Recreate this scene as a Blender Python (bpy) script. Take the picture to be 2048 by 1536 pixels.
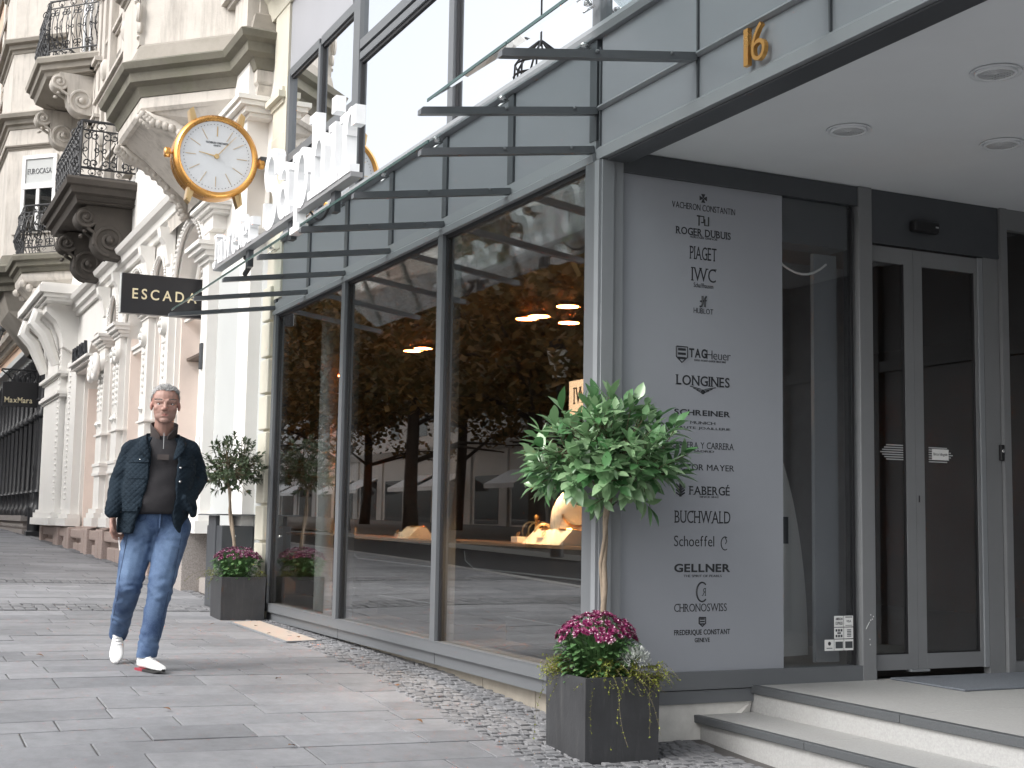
import bpy, bmesh, math, random
from mathutils import Vector, Matrix, noise
R_=math.radians
random.seed(7)
for o in list(bpy.data.objects): bpy.data.objects.remove(o, do_unlink=True)
SC=bpy.context.scene
COL=SC.collection

# ------------------------------------------------------------------ camera
CAM_POS=Vector((0,-3.5,1.30))
def cam_axes(yaw,pitch,roll):
    f=Vector((-math.cos(yaw)*math.cos(pitch),math.sin(yaw)*math.cos(pitch),math.sin(pitch)))
    r=Vector((math.sin(yaw),math.cos(yaw),0)); u=r.cross(f)
    c,s=math.cos(roll),math.sin(roll)
    return c*r+s*u, -s*r+c*u, f
cr_,cu_,cf_=cam_axes(R_(25.52),R_(5.87),R_(.95))
cd=bpy.data.cameras.new('camera'); cam=bpy.data.objects.new('camera',cd); COL.objects.link(cam)
cd.sensor_width=36; cd.lens=2690/2048*36; cd.clip_start=.1; cd.clip_end=2000
m=Matrix((cr_,cu_,-cf_)).transposed().to_4x4(); m.translation=CAM_POS
cam.matrix_world=m
SC.camera=cam
# ------------------------------------------------------------------ sky, sun, exposure
SUN_EL=R_(42); SUN_AZ=math.atan2(.12,-1)
w=bpy.data.worlds.new("World"); SC.world=w; w.use_nodes=True
nt=w.node_tree; bg=nt.nodes['Background']
sky=nt.nodes.new('ShaderNodeTexSky'); sky.sky_type='NISHITA'; sky.sun_disc=False
sky.sun_elevation=SUN_EL; sky.sun_rotation=SUN_AZ; sky.air_density=1.0; sky.dust_density=4.0; sky.ozone_density=1.0
hs=nt.nodes.new('ShaderNodeHueSaturation'); hs.inputs['Saturation'].default_value=.22
nt.links.new(sky.outputs[0],hs.inputs['Color']); nt.links.new(hs.outputs[0],bg.inputs['Color'])
bg.inputs['Strength'].default_value=.15
sd=bpy.data.lights.new('sun','SUN'); sun=bpy.data.objects.new('sun',sd); COL.objects.link(sun)
sd.energy=.6; sd.angle=R_(24); sd.color=(1,.98,.95)
sdir=Vector((math.sin(SUN_AZ)*math.cos(SUN_EL),math.cos(SUN_AZ)*math.cos(SUN_EL),math.sin(SUN_EL)))
sun.rotation_euler=sdir.to_track_quat('Z','Y').to_euler(); sun.location=(-8,-14,20)
SC.view_settings.view_transform='Standard'; SC.view_settings.look='None'
SC.view_settings.exposure=1.08; SC.view_settings.gamma=1

# ------------------------------------------------------------------ ground height
GK=[(8,-.44),(0,-.12),(-5.8,.134),(-6.88,.20),(-8.55,.285),(-12.4,.333),(-15.2,.46),(-20.6,.61),(-26.4,.715),(-31,.80),(-41,.95),(-90,1.5)]
def gx(x):
    if x>=GK[0][0]: return GK[0][1]
    for (a,za),(b,zb) in zip(GK,GK[1:]):
        if x>=b: return zb+(za-zb)*(x-b)/(a-b)
    return GK[-1][1]
def gz(x,y): return gx(x)+.02*min(max(-y,0),2.2)

# ------------------------------------------------------------------ mesh builder
ORG={}
class MB:
    def __init__(s): s.v=[]; s.f=[]; s.mi=[]; s.cur=0
    def add(s,vs,fs):
        n=len(s.v); s.v+= [tuple(p) for p in vs]
        for f in fs: s.f.append([i+n for i in f]); s.mi.append(s.cur)
        return s
    def box(s,x0,x1,y0,y1,z0,z1):
        x0,x1=min(x0,x1),max(x0,x1);y0,y1=min(y0,y1),max(y0,y1);z0,z1=min(z0,z1),max(z0,z1)
        return s.add([(x0,y0,z0),(x1,y0,z0),(x1,y1,z0),(x0,y1,z0),(x0,y0,z1),(x1,y0,z1),(x1,y1,z1),(x0,y1,z1)],
          [(0,3,2,1),(4,5,6,7),(0,1,5,4),(1,2,6,5),(2,3,7,6),(3,0,4,7)])
    def bbox(s,x0,x1,y0,y1,z0,z1,b=.01):   # bevelled box
        bm=bmesh.new(); bmesh.ops.create_cube(bm,size=1)
        for v in bm.verts: v.co=Vector(((x0+x1)/2+v.co.x*abs(x1-x0),(y0+y1)/2+v.co.y*abs(y1-y0),(z0+z1)/2+v.co.z*abs(z1-z0)))
        bmesh.ops.bevel(bm,geom=bm.edges[:],offset=b,segments=2,affect='EDGES',profile=.5)
        bm.verts.index_update(); s.add([v.co[:] for v in bm.verts],[[v.index for v in f.verts] for f in bm.faces]); bm.free(); return s
    def obox(s,c,ax,h):  # oriented box: centre, three axes, half sizes
        c=Vector(c); a=[Vector(q).normalized()*hh for q,hh in zip(ax,h)]
        vs=[c+sx*a[0]+sy*a[1]+sz*a[2] for sz in(-1,1) for sx,sy in((-1,-1),(1,-1),(1,1),(-1,1))]
        fs=[(0,3,2,1),(4,5,6,7),(0,1,5,4),(1,2,6,5),(2,3,7,6),(3,0,4,7)]
        if a[0].cross(a[1]).dot(a[2])<0: fs=[f[::-1] for f in fs]
        return s.add(vs,fs)
    def bar(s,a,b,w,t,up=(0,0,1)):
        a,b=Vector(a),Vector(b); d=(b-a); u=Vector(up); sx=d.cross(u).normalized(); uu=sx.cross(d).normalized()
        return s.obox((a+b)/2,(d,sx,uu),(d.length/2,w/2,t/2))
    def prism(s,poly,fn,d0,d1):  # poly: 2d points, fn(a,b,d)->3d
        n=len(poly); vs=[fn(a,b,d0) for a,b in poly]+[fn(a,b,d1) for a,b in poly]
        A=sum(poly[i][0]*poly[(i+1)%n][1]-poly[(i+1)%n][0]*poly[i][1] for i in range(n))
        return s.add(vs,[list(range(n))[::-1],list(range(n,2*n))]+[(i,(i+1)%n,n+(i+1)%n,n+i) for i in range(n)])
    def tube(s,pts,r,seg=6,caps=True,closed=False):
        pts=[Vector(p) for p in pts]; n=len(pts)
        rs=r if isinstance(r,(list,tuple)) else [r]*n
        ref=None; rings=[]; base=len(s.v); vs=[]
        for i,p in enumerate(pts):
            if closed: t=pts[(i+1)%n]-pts[i-1]
            else: t=(pts[min(i+1,n-1)]-pts[max(i-1,0)])
            if t.length<1e-9: t=Vector((0,0,1))
            t.normalize()
            if ref is None: ref=Vector((0,0,1)) if abs(t.z)<.9 else Vector((1,0,0))
            a=(ref-t*ref.dot(t))
            if a.length<1e-6: a=t.orthogonal()
            a.normalize(); ref=a; b=t.cross(a)
            for k in range(seg):
                an=2*math.pi*k/seg; vs.append(p+(a*math.cos(an)+b*math.sin(an))*rs[i])
        fs=[]
        for i in range(n if closed else n-1):
            j=(i+1)%n
            for k in range(seg):
                k2=(k+1)%seg; fs.append((i*seg+k,i*seg+k2,j*seg+k2,j*seg+k))
        if caps and not closed: fs+=[list(range(seg))[::-1],list(range((n-1)*seg,n*seg))]
        return s.add(vs,fs)
    def lathe(s,prof,c,seg=16,fn=None):  # prof: (r,z) ; fn maps local(x,y,z) to world
        c=Vector(c); fn=fn or (lambda x,y,z: c+Vector((x,y,z))); vs=[];n=len(prof)
        for r,z in prof:
            for k in range(seg):
                a=2*math.pi*k/seg; vs.append(fn(r*math.cos(a),r*math.sin(a),z))
        fs=[(i*seg+k,i*seg+(k+1)%seg,(i+1)*seg+(k+1)%seg,(i+1)*seg+k) for i in range(n-1) for k in range(seg)]
        if prof[0][0]>1e-5: fs.append(list(range(seg))[::-1])
        if prof[-1][0]>1e-5: fs.append(list(range((n-1)*seg,n*seg)))
        return s.add(vs,fs)
    def ball(s,c,r,seg=10,rings=6,sc=(1,1,1)):
        c=Vector(c); vs=[c+Vector((0,0,-r*sc[2]))];fs=[]
        for i in range(1,rings):
            p=-math.pi/2+math.pi*i/rings
            for k in range(seg):
                a=2*math.pi*k/seg; vs.append(c+Vector((r*sc[0]*math.cos(p)*math.cos(a),r*sc[1]*math.cos(p)*math.sin(a),r*sc[2]*math.sin(p))))
        vs.append(c+Vector((0,0,r*sc[2]))); L=len(vs)-1
        for k in range(seg):
            k2=(k+1)%seg; fs.append((0,1+k2,1+k)); fs.append((L,1+(rings-2)*seg+k,1+(rings-2)*seg+k2))
            for i in range(rings-2): fs.append((1+i*seg+k,1+i*seg+k2,1+(i+1)*seg+k2,1+(i+1)*seg+k))
        return s.add(vs,fs)
    def sweep(s,path,prof,close=True,side=1,zfn=None):  # path (x,y) polyline, prof closed list of (out,z); out to the right of travel*side
        P=[Vector(p) for p in path]; n=len(P); offs=[]
        for i in range(n):
            if i==0: d=(P[1]-P[0]).normalized(); o=Vector((d.y,-d.x))
            elif i==n-1: d=(P[-1]-P[-2]).normalized(); o=Vector((d.y,-d.x))
            else:
                d1=(P[i]-P[i-1]).normalized(); d2=(P[i+1]-P[i]).normalized()
                n1=Vector((d1.y,-d1.x)); n2=Vector((d2.y,-d2.x)); o=(n1+n2); o=o/max(.2,(1+n1.dot(n2)))
            offs.append(o*side)
        m=len(prof); vs=[]
        for p,o in zip(P,offs):
            for a,z in prof: q=p+o*a; vs.append((q.x,q.y,z))
        fs=[(i*m+k,(i+1)*m+k,(i+1)*m+(k+1)%m,i*m+(k+1)%m) for i in range(n-1) for k in range(m)]
        fs+=[list(range(m)),list(range((n-1)*m,n*m))[::-1]]
        return s.add(vs,fs)
    def build(s,name,mat,parent=None,smooth=False,local=False,auto=None):
        me=bpy.data.meshes.new(name); off=Vector((0,0,0))
        if parent is not None and not local: off=ORG.get(parent.name,Vector((0,0,0)))
        me.from_pydata([tuple(Vector(p)-off) for p in s.v],[],s.f)
        for mm in (mat if isinstance(mat,(list,tuple)) else [mat]): me.materials.append(mm)
        if isinstance(mat,(list,tuple)): me.polygons.foreach_set('material_index',s.mi)
        bm=bmesh.new(); bm.from_mesh(me); bmesh.ops.recalc_face_normals(bm,faces=bm.faces[:]); bm.to_mesh(me); bm.free()
        if smooth: me.polygons.foreach_set('use_smooth',[True]*len(me.polygons))
        me.update()
        if smooth and auto:
            try: me.set_sharp_from_angle(angle=R_(auto))
            except Exception: pass
        o=bpy.data.objects.new(name,me); COL.objects.link(o)
        if parent is not None: o.parent=parent; ORG[o.name]=off
        return o
def tag(o,label=None,cat=None,group=None,kind=None):
    if label: o['label']=label
    if cat: o['category']=cat
    if group: o['group']=group
    if kind: o['kind']=kind
    return o
def thing(name,label,cat,loc=(0,0,0),group=None,rotz=0):
    o=bpy.data.objects.new(name,None); COL.objects.link(o); o.location=loc; o.empty_display_size=.2
    o.rotation_euler=(0,0,rotz); ORG[o.name]=Vector(loc)
    return tag(o,label,cat,group)
def dup(root,loc,label=None):
    r=root.copy(); COL.objects.link(r); r.location=loc
    if label: r['label']=label
    for ch in list(root.children):
        c=ch.copy(); COL.objects.link(c); c.parent=r
        for gch in ch.children:
            d=gch.copy(); COL.objects.link(d); d.parent=c
    return r
TMP=bpy.data.scenes.new('workbench')
def evaluated(o):      # bake an object's modifiers into a plain mesh
    TMP.collection.objects.link(o); par=o.parent; o.parent=None; vl=TMP.view_layers[0]; vl.update(); me=bpy.data.meshes.new_from_object(o.evaluated_get(vl.depsgraph))
    TMP.collection.objects.unlink(o); o.parent=par; o.modifiers.clear(); old=o.data; o.data=me; bpy.data.meshes.remove(old); return o

# ------------------------------------------------------------------ materials
def new_mat(name):
    m=bpy.data.materials.new(name); m.use_nodes=True; t=m.node_tree; b=t.nodes['Principled BSDF']; return m,t,b
def mat(name,c,rough=.6,var=.15,scale=6.,bump=0.,bscale=60.,metal=0.,spec=.5,stain=0.,stain_c=(.1,.09,.07),coat=0.,sscale=.7,streak=False):
    m,t,b=new_mat(name); N=t.nodes; L=t.links
    tc=N.new('ShaderNodeTexCoord'); n1=N.new('ShaderNodeTexNoise'); n1.inputs['Scale'].default_value=scale; n1.inputs['Detail'].default_value=6; n1.inputs['Roughness'].default_value=.65
    L.new(tc.outputs['Object'],n1.inputs['Vector'])
    r=N.new('ShaderNodeMapRange'); r.inputs[1].default_value=.25; r.inputs[2].default_value=.75; r.inputs[3].default_value=1-var; r.inputs[4].default_value=1+var
    L.new(n1.outputs['Fac'],r.inputs[0])
    mx=N.new('ShaderNodeVectorMath'); mx.operation='SCALE'; mx.inputs[0].default_value=c[:3]; L.new(r.outputs[0],mx.inputs['Scale'])
    out=mx.outputs[0]
    if stain:
        n2=N.new('ShaderNodeTexNoise'); n2.inputs['Scale'].default_value=sscale; n2.inputs['Detail'].default_value=8; n2.inputs['Roughness'].default_value=.7
        if streak:
            mp=N.new('ShaderNodeMapping'); mp.inputs['Scale'].default_value=(4,4,.5); L.new(tc.outputs['Object'],mp.inputs[0]); L.new(mp.outputs[0],n2.inputs['Vector'])
        else: L.new(tc.outputs['Object'],n2.inputs['Vector'])
        rr=N.new('ShaderNodeMapRange'); rr.inputs[1].default_value=.5; rr.inputs[2].default_value=.75; rr.inputs[3].default_value=0; rr.inputs[4].default_value=stain
        L.new(n2.outputs['Fac'],rr.inputs[0]); mm=N.new('ShaderNodeMix'); mm.data_type='RGBA'; L.new(rr.outputs[0],mm.inputs[0]); L.new(out,mm.inputs[6]); mm.inputs[7].default_value=(*stain_c,1); out=mm.outputs[2]
    L.new(out,b.inputs['Base Color'])
    rg=N.new('ShaderNodeMapRange'); rg.inputs[3].default_value=max(.03,rough-.08); rg.inputs[4].default_value=min(1,rough+.08); L.new(n1.outputs['Fac'],rg.inputs[0]); L.new(rg.outputs[0],b.inputs['Roughness'])
    b.inputs['Metallic'].default_value=metal; b.inputs['Specular IOR Level'].default_value=spec; b.inputs['Coat Weight'].default_value=coat
    if bump:
        n3=N.new('ShaderNodeTexNoise'); n3.inputs['Scale'].default_value=bscale; n3.inputs['Detail'].default_value=5; L.new(tc.outputs['Object'],n3.inputs['Vector'])
        bp=N.new('ShaderNodeBump'); bp.inputs['Strength'].default_value=bump; bp.inputs['Distance'].default_value=.01; L.new(n3.outputs['Fac'],bp.inputs['Height']); L.new(bp.outputs[0],b.inputs['Normal'])
    return m
def emit(name,c,s):
    m,t,b=new_mat(name); b.inputs['Base Color'].default_value=(*c,1); b.inputs['Emission Color'].default_value=(*c,1); b.inputs['Emission Strength'].default_value=s; return m
def sheet_glass(name,tint=(.9,.92,.92),r0=.1,rough=0.,gcol=(1,1,1),film=None,film_c=(.2,.2,.2)):
    m=bpy.data.materials.new(name); m.use_nodes=True; t=m.node_tree; N=t.nodes; L=t.links; N.remove(N['Principled BSDF']); out=N['Material Output']
    lw=N.new('ShaderNodeLayerWeight'); lw.inputs['Blend'].default_value=.5
    p=N.new('ShaderNodeMath'); p.operation='POWER'; p.inputs[1].default_value=4.2; L.new(lw.outputs['Facing'],p.inputs[0])
    r=N.new('ShaderNodeMapRange'); r.inputs[3].default_value=r0; r.inputs[4].default_value=1; L.new(p.outputs[0],r.inputs[0])
    tr=N.new('ShaderNodeBsdfTransparent'); tr.inputs[0].default_value=(*tint,1)
    gl=N.new('ShaderNodeBsdfGlossy'); gl.inputs[0].default_value=(*gcol,1); gl.inputs['Roughness'].default_value=rough
    base=tr
    if film:
        df=N.new('ShaderNodeBsdfDiffuse'); df.inputs[0].default_value=(*film_c,1); mx0=N.new('ShaderNodeMixShader'); mx0.inputs[0].default_value=film; L.new(tr.outputs[0],mx0.inputs[1]); L.new(df.outputs[0],mx0.inputs[2]); base=mx0
    mx=N.new('ShaderNodeMixShader'); L.new(r.outputs[0],mx.inputs[0]); L.new(base.outputs[0],mx.inputs[1]); L.new(gl.outputs[0],mx.inputs[2]); L.new(mx.outputs[0],out.inputs[0])
    return m
def leaf_mat(name,c1,c2,rough=.4,trans=.25,spec=.5):
    m,t,b=new_mat(name); N=t.nodes; L=t.links
    g=N.new('ShaderNodeNewGeometry'); mx=N.new('ShaderNodeMix'); mx.data_type='RGBA'; mx.inputs[6].default_value=(*c1,1); mx.inputs[7].default_value=(*c2,1)
    L.new(g.outputs['Random Per Island'],mx.inputs[0]); L.new(mx.outputs[2],b.inputs['Base Color'])
    b.inputs['Roughness'].default_value=rough; b.inputs['Specular IOR Level'].default_value=spec
    tl=N.new('ShaderNodeBsdfTranslucent'); L.new(mx.outputs[2],tl.inputs[0]); ms=N.new('ShaderNodeMixShader'); ms.inputs[0].default_value=trans
    L.new(b.outputs[0],ms.inputs[1]); L.new(tl.outputs[0],ms.inputs[2]); L.new(ms.outputs[0],N['Material Output'].inputs[0])
    return m
M={}
M['frame']=mat('powder_coated_grey',(.125,.133,.142),.42,.06,3,.02,200,stain=.12,stain_c=(.09,.09,.09),sscale=1.5)
M['frame_l']=mat('pale_grey_aluminium',(.22,.232,.245),.4,.05,3)
M['doorframe']=mat('satin_door_aluminium',(.19,.195,.202),.38,.06,3,.02,200)
M['frame_d']=mat('dark_grey_metal',(.06,.065,.072),.4,.1,5)
M['panel']=mat('grey_panel',(.20,.21,.228),.40,.05,1.2,stain=.15,stain_c=(.2,.21,.23),sscale=2,streak=True)
M['panel_up']=mat('upper_grey_panel',(.33,.335,.36),.45,.06,1.5)
M['arm']=mat('canopy_arm_grey',(.105,.112,.12),.38,.08,5)
M['black']=mat('black_gasket',(.012,.012,.014),.5,.1)
M['ink']=mat('black_lettering',(.018,.02,.024),.5,.1)
M['brand']=mat('satin_grey_film',(.295,.31,.34),.36,.03,1.0,.03,500,spec=.45)
M['ceil']=mat('white_render_ceiling',(.70,.725,.75),.8,.03,2,.05,150)
M['glass']=sheet_glass('shop_glass',(.78,.80,.80),.20)
M['glass_up']=sheet_glass('coated_upper_glass',(.35,.38,.4),.86,gcol=(.96,.98,1))
M['glass_c']=sheet_glass('canopy_glass',(.86,.905,.905),.16,film=.13,film_c=(.42,.45,.46))
M['glass_edge']=mat('green_glass_edge',(.03,.07,.065),.2,.1)
M['glass_d']=sheet_glass('door_glass',(.55,.57,.59),.10)
M['glass_s']=sheet_glass('side_window_glass',(.86,.87,.88),.05)
M['arrow']=mat('frosted_marking',(.36,.365,.37),.6,.05)
M['win']=sheet_glass('window_glass',(.35,.37,.38),.10)
M['granite_step']=mat('pale_granite',(.33,.33,.325),.7,.16,90,.1,120,stain=.4,stain_c=(.3,.29,.28),sscale=3)
M['nosing']=mat('dark_granite_nosing',(.07,.075,.08),.55,.25,120,.08,150)
M['plinth']=mat('sandy_plinth',(.27,.245,.205),.8,.15,8,.15,90,stain=.4,stain_c=(.12,.11,.10),streak=True)
M['rough_plinth']=mat('rough_pale_plinth',(.6,.585,.55),.85,.1,12,.5,30,stain=.3,stain_c=(.3,.28,.25))
M['cream']=mat('cream_stone',(.56,.535,.45),.75,.07,3,.1,90,stain=.2,stain_c=(.38,.35,.28),streak=True)
M['white']=mat('white_painted_stone',(.73,.715,.685),.65,.04,2,.06,60,stain=.25,stain_c=(.6,.57,.52),streak=True)
M['whiteg']=mat('pale_grey_paint',(.47,.485,.48),.65,.03,2,.04,60)
M['pink']=mat('pale_pink_paint',(.76,.665,.605),.7,.05,2,.05,60)
M['sand']=mat('weathered_sandstone',(.53,.495,.45),.8,.12,2.5,.25,50,stain=.75,stain_c=(.23,.21,.185),sscale=1.5,streak=True)
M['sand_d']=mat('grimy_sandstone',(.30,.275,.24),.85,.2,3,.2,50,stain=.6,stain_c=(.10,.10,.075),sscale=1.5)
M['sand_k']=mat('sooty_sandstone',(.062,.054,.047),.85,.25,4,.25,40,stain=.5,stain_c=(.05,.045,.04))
M['moss']=mat('mossy_cornice',(.17,.16,.13),.9,.3,4,.3,40,stain=.7,stain_c=(.06,.07,.035),sscale=2)
M['peach']=mat('peach_render',(.55,.40,.30),.8,.08,2,.1,40,stain=.3,stain_c=(.5,.38,.3),streak=True)
M['redgranite']=mat('reddish_granite',(.36,.285,.255),.7,.35,60,.1,90,stain=.3,stain_c=(.22,.2,.19))
M['granite']=mat('grey_brown_granite',(.33,.30,.28),.7,.4,70,.1,90)
M['iron']=mat('wrought_iron',(.022,.023,.026),.45,.25,20)
M['planter']=mat('slate_planter',(.036,.037,.040),.5,.25,5,.1,60,stain=.5,stain_c=(.10,.10,.10),sscale=5,streak=True)
M['soil']=mat('soil',(.03,.022,.015),.95,.3,40,.5,60)
M['bark']=mat('tree_bark',(.075,.06,.05),.9,.3,8,.6,25)
M['stem']=mat('plant_stem',(.24,.19,.14),.7,.25,20,.3,80)
M['twig']=mat('plant_twig',(.10,.08,.045),.75,.25,20)
M['leaf']=leaf_mat('laurel_leaf',(.06,.18,.06),(.28,.42,.23),.28,.24,.75)
M['leaf_far']=leaf_mat('olive_leaf',(.035,.06,.028),(.085,.115,.06),.4,.15)
M['leaf_mum']=leaf_mat('chrysanthemum_leaf',(.06,.15,.05),(.14,.25,.10),.5,.2)
M['leaf_yel']=leaf_mat('trailing_leaf',(.15,.20,.03),(.32,.34,.06),.5,.3)
M['petal']=leaf_mat('purple_petal',(.13,.008,.05),(.27,.022,.12),.5,.15)
M['petal_d']=leaf_mat('dark_purple_petal',(.10,.012,.05),(.22,.05,.12),.5,.15)
M['petal_w']=leaf_mat('pale_petal_tip',(.62,.38,.48),(.82,.62,.70),.5,.2)
M['heath']=leaf_mat('silver_foliage',(.45,.48,.45),(.75,.77,.74),.6,.2)
M['tree_leaf']=leaf_mat('lime_tree_leaf',(.09,.085,.035),(.30,.17,.06),.5,.3)
M['gold']=mat('gold_paint',(.66,.34,.10),.28,.06,4,metal=.85)
M['gold_l']=mat('pale_gold',(.62,.44,.22),.3,.06,4,metal=.7)
M['pale_letter']=mat('pale_gold_letter',(.78,.69,.47),.4,.05,4,metal=.25)
M['dial']=mat('silver_dial',(.60,.615,.63),.35,.02,3,coat=.3)
M['signwhite']=mat('white_letter_enamel',(.82,.825,.83),.35,.02,3)
M['signblack']=mat('black_sign_panel',(.014,.014,.017),.35,.1,3)
M['asphalt']=mat('asphalt',(.055,.055,.058),.85,.2,40,.3,150)
M['kerb']=mat('kerb_granite',(.30,.295,.29),.8,.2,60,.1,90)
M['plate']=mat('pale_metal_plate',(.50,.43,.37),.45,.08,4,.05,150)
M['mat']=mat('blue_grey_door_mat',(.15,.165,.19),.95,.2,90,.5,300)
M['paper']=mat('white_paper',(.75,.75,.74),.6,.03)
M['inter']=mat('dark_wood_panelling',(.045,.026,.016),.45,.25,3)
M['interfloor']=mat('dark_shop_floor',(.04,.035,.032),.35,.2,5)
M['counter']=mat('black_lacquer_counter',(.012,.011,.013),.2,.2,4)
M['display']=mat('cream_display_fabric',(.85,.74,.58),.6,.04)
M['warm']=emit('warm_lamp',(1,.52,.2),22)
M['opp']=mat('opposite_white_render',(.60,.58,.55),.8,.06,1.5)
M['oppd']=mat('opposite_roof_slate',(.08,.085,.09),.7,.2,3)
M['chrome']=mat('polished_steel',(.7,.7,.7),.2,.03,metal=1)
M['car']=mat('dark_car_paint',(.02,.022,.026),.15,.05,coat=1)
M['tyre']=mat('rubber',(.02,.02,.02),.8,.1)
M['tail']=emit('red_tail_light',(1,.03,.04),1.8)
M['lampglass']=mat('frosted_lantern_glass',(.75,.77,.76),.3,.03)
# ------------------------------------------------------------------ paving materials
def slab_mat(name,c1,c2,rough,sc,dirt):
    m,t,b=new_mat(name); N=t.nodes; L=t.links
    g=N.new('ShaderNodeNewGeometry'); tc=N.new('ShaderNodeTexCoord')
    mx=N.new('ShaderNodeMix'); mx.data_type='RGBA'; mx.inputs[6].default_value=(*c1,1); mx.inputs[7].default_value=(*c2,1); L.new(g.outputs['Random Per Island'],mx.inputs[0])
    n1=N.new('ShaderNodeTexNoise'); n1.inputs['Scale'].default_value=sc; n1.inputs['Detail'].default_value=8; n1.inputs['Roughness'].default_value=.75; L.new(tc.outputs['Object'],n1.inputs['Vector'])
    r=N.new('ShaderNodeMapRange'); r.inputs[1].default_value=.3; r.inputs[2].default_value=.7; r.inputs[3].default_value=.82; r.inputs[4].default_value=1.15; L.new(n1.outputs['Fac'],r.inputs[0])
    n2=N.new('ShaderNodeTexNoise'); n2.inputs['Scale'].default_value=.9; n2.inputs['Detail'].default_value=6; L.new(tc.outputs['Object'],n2.inputs['Vector'])
    r2=N.new('ShaderNodeMapRange'); r2.inputs[1].default_value=.35; r2.inputs[2].default_value=.7; r2.inputs[3].default_value=1-dirt; r2.inputs[4].default_value=1.05; L.new(n2.outputs['Fac'],r2.inputs[0])
    ml0=N.new('ShaderNodeMath'); ml0.operation='MULTIPLY'; L.new(r.outputs[0],ml0.inputs[0]); L.new(r2.outputs[0],ml0.inputs[1])
    vo=N.new('ShaderNodeTexVoronoi'); vo.inputs['Scale'].default_value=2.6; L.new(tc.outputs['Object'],vo.inputs['Vector'])
    rv=N.new('ShaderNodeMapRange'); rv.inputs[1].default_value=.035; rv.inputs[2].default_value=.06; rv.inputs[3].default_value=.72; rv.inputs[4].default_value=1; L.new(vo.outputs['Distance'],rv.inputs[0])
    ml=N.new('ShaderNodeMath'); ml.operation='MULTIPLY'; L.new(ml0.outputs[0],ml.inputs[0]); L.new(rv.outputs[0],ml.inputs[1])
    sc_=N.new('ShaderNodeVectorMath'); sc_.operation='SCALE'; L.new(mx.outputs[2],sc_.inputs[0]); L.new(ml.outputs[0],sc_.inputs['Scale']); L.new(sc_.outputs[0],b.inputs['Base Color'])
    b.inputs['Roughness'].default_value=rough; b.inputs['Specular IOR Level'].default_value=.4
    bp=N.new('ShaderNodeBump'); bp.inputs['Strength'].default_value=.12; bp.inputs['Distance'].default_value=.01
    n3=N.new('ShaderNodeTexNoise'); n3.inputs['Scale'].default_value=70; n3.inputs['Detail'].default_value=4; L.new(tc.outputs['Object'],n3.inputs['Vector']); L.new(n3.outputs['Fac'],bp.inputs['Height']); L.new(bp.outputs[0],b.inputs['Normal'])
    return m
M['slab']=slab_mat('grey_paving_slab',(.192,.196,.208),(.262,.264,.277),.72,9,.22)
M['cobble']=slab_mat('small_cobble',(.17,.173,.182),(.245,.246,.255),.8,30,.2)
M['joint']=mat('dark_paving_joint',(.085,.08,.078),.95,.25,12,.2,80)

def sub(o,kind='structure'): o['kind']=kind; return o
# bedding sheet (reaches far), slabs, cobbles, kerb, road
mb=MB(); xs=[8,4,2,0,-2,-4,-5.8,-6.88,-7.7,-8.55,-10,-12.4,-13.8,-15.2,-18,-20.6,-23,-26.4,-31,-36,-41,-60,-90,-300]
ys=[40,12,.6,0,-.5,-1,-1.6,-2.2,-4.6]
vs=[(x,y,gz(max(x,-90),min(y,0))-.006) for x in xs for y in ys]; n=len(ys)
mb.add(vs,[(i*n+k,i*n+k+1,(i+1)*n+k+1,(i+1)*n+k) for i in range(len(xs)-1) for k in range(n-1)])
sub(mb.build('pavement_bedding',M['joint']))
rnd=random.Random(3)
def cob_edge(x):   # y of the outer edge of the cobble strip
    return -(.20+.055*max(0,min(5.5,x+12.4))) if x<-5 else -.6
def slab(mb,x0,x1,y0,y1,dz=0,th=.03):
    g=.0045; x0+=g;x1-=g;y0+=g;y1-=g
    if x1-x0<.02 or y1-y0<.02: return
    t=[(x,y,gz(x,y)+dz) for x,y in((x0,y0),(x1,y0),(x1,y1),(x0,y1))]
    e=.004; ti=[(x,y,gz(x,y)+dz+.002) for x,y in((x0+e,y0+e),(x1-e,y0+e),(x1-e,y1-e),(x0+e,y1-e))]
    lo=[(a,b,c-th) for a,b,c in t]
    mb.add(ti+t+lo,[(0,1,2,3),(4,5,1,0),(5,6,2,1),(6,7,3,2),(7,4,0,3),(8,9,5,4),(9,10,6,5),(10,11,7,6),(11,8,4,7)])
mb=MB(); cb=MB(); x=1.5
while x>-46:
    wd=rnd.choice([.26,.31,.36,.29]); x0=x-wd
    band=(-13.7<x<-13.1) or (-16.6<x<-16.0)
    y=cob_edge(x-wd/2)-.0
    if band:
        yy=y
        while yy>-4.5:
            xx=x
            while xx>x0+.03:
                s=.085+rnd.random()*.02; slab(cb,max(xx-s,x0),xx,yy-s,yy,.004+rnd.random()*.006,.02); xx-=s+.004
            yy-=.1
    else:
        yy=y-(0 if rnd.random()<.3 else rnd.random()*.5); slab(mb,x0,x,yy,y,rnd.uniform(-.002,.002)) if yy<y-.05 else None
        if yy>=y-.05: yy=y
        while yy>-4.55:
            ln=rnd.uniform(.5,.95); slab(mb,x0,x,max(yy-ln,-4.58),yy,rnd.uniform(-.0025,.0025)); yy-=ln
    x=x0
sub(mb.build('pavement',M['slab']))
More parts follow.
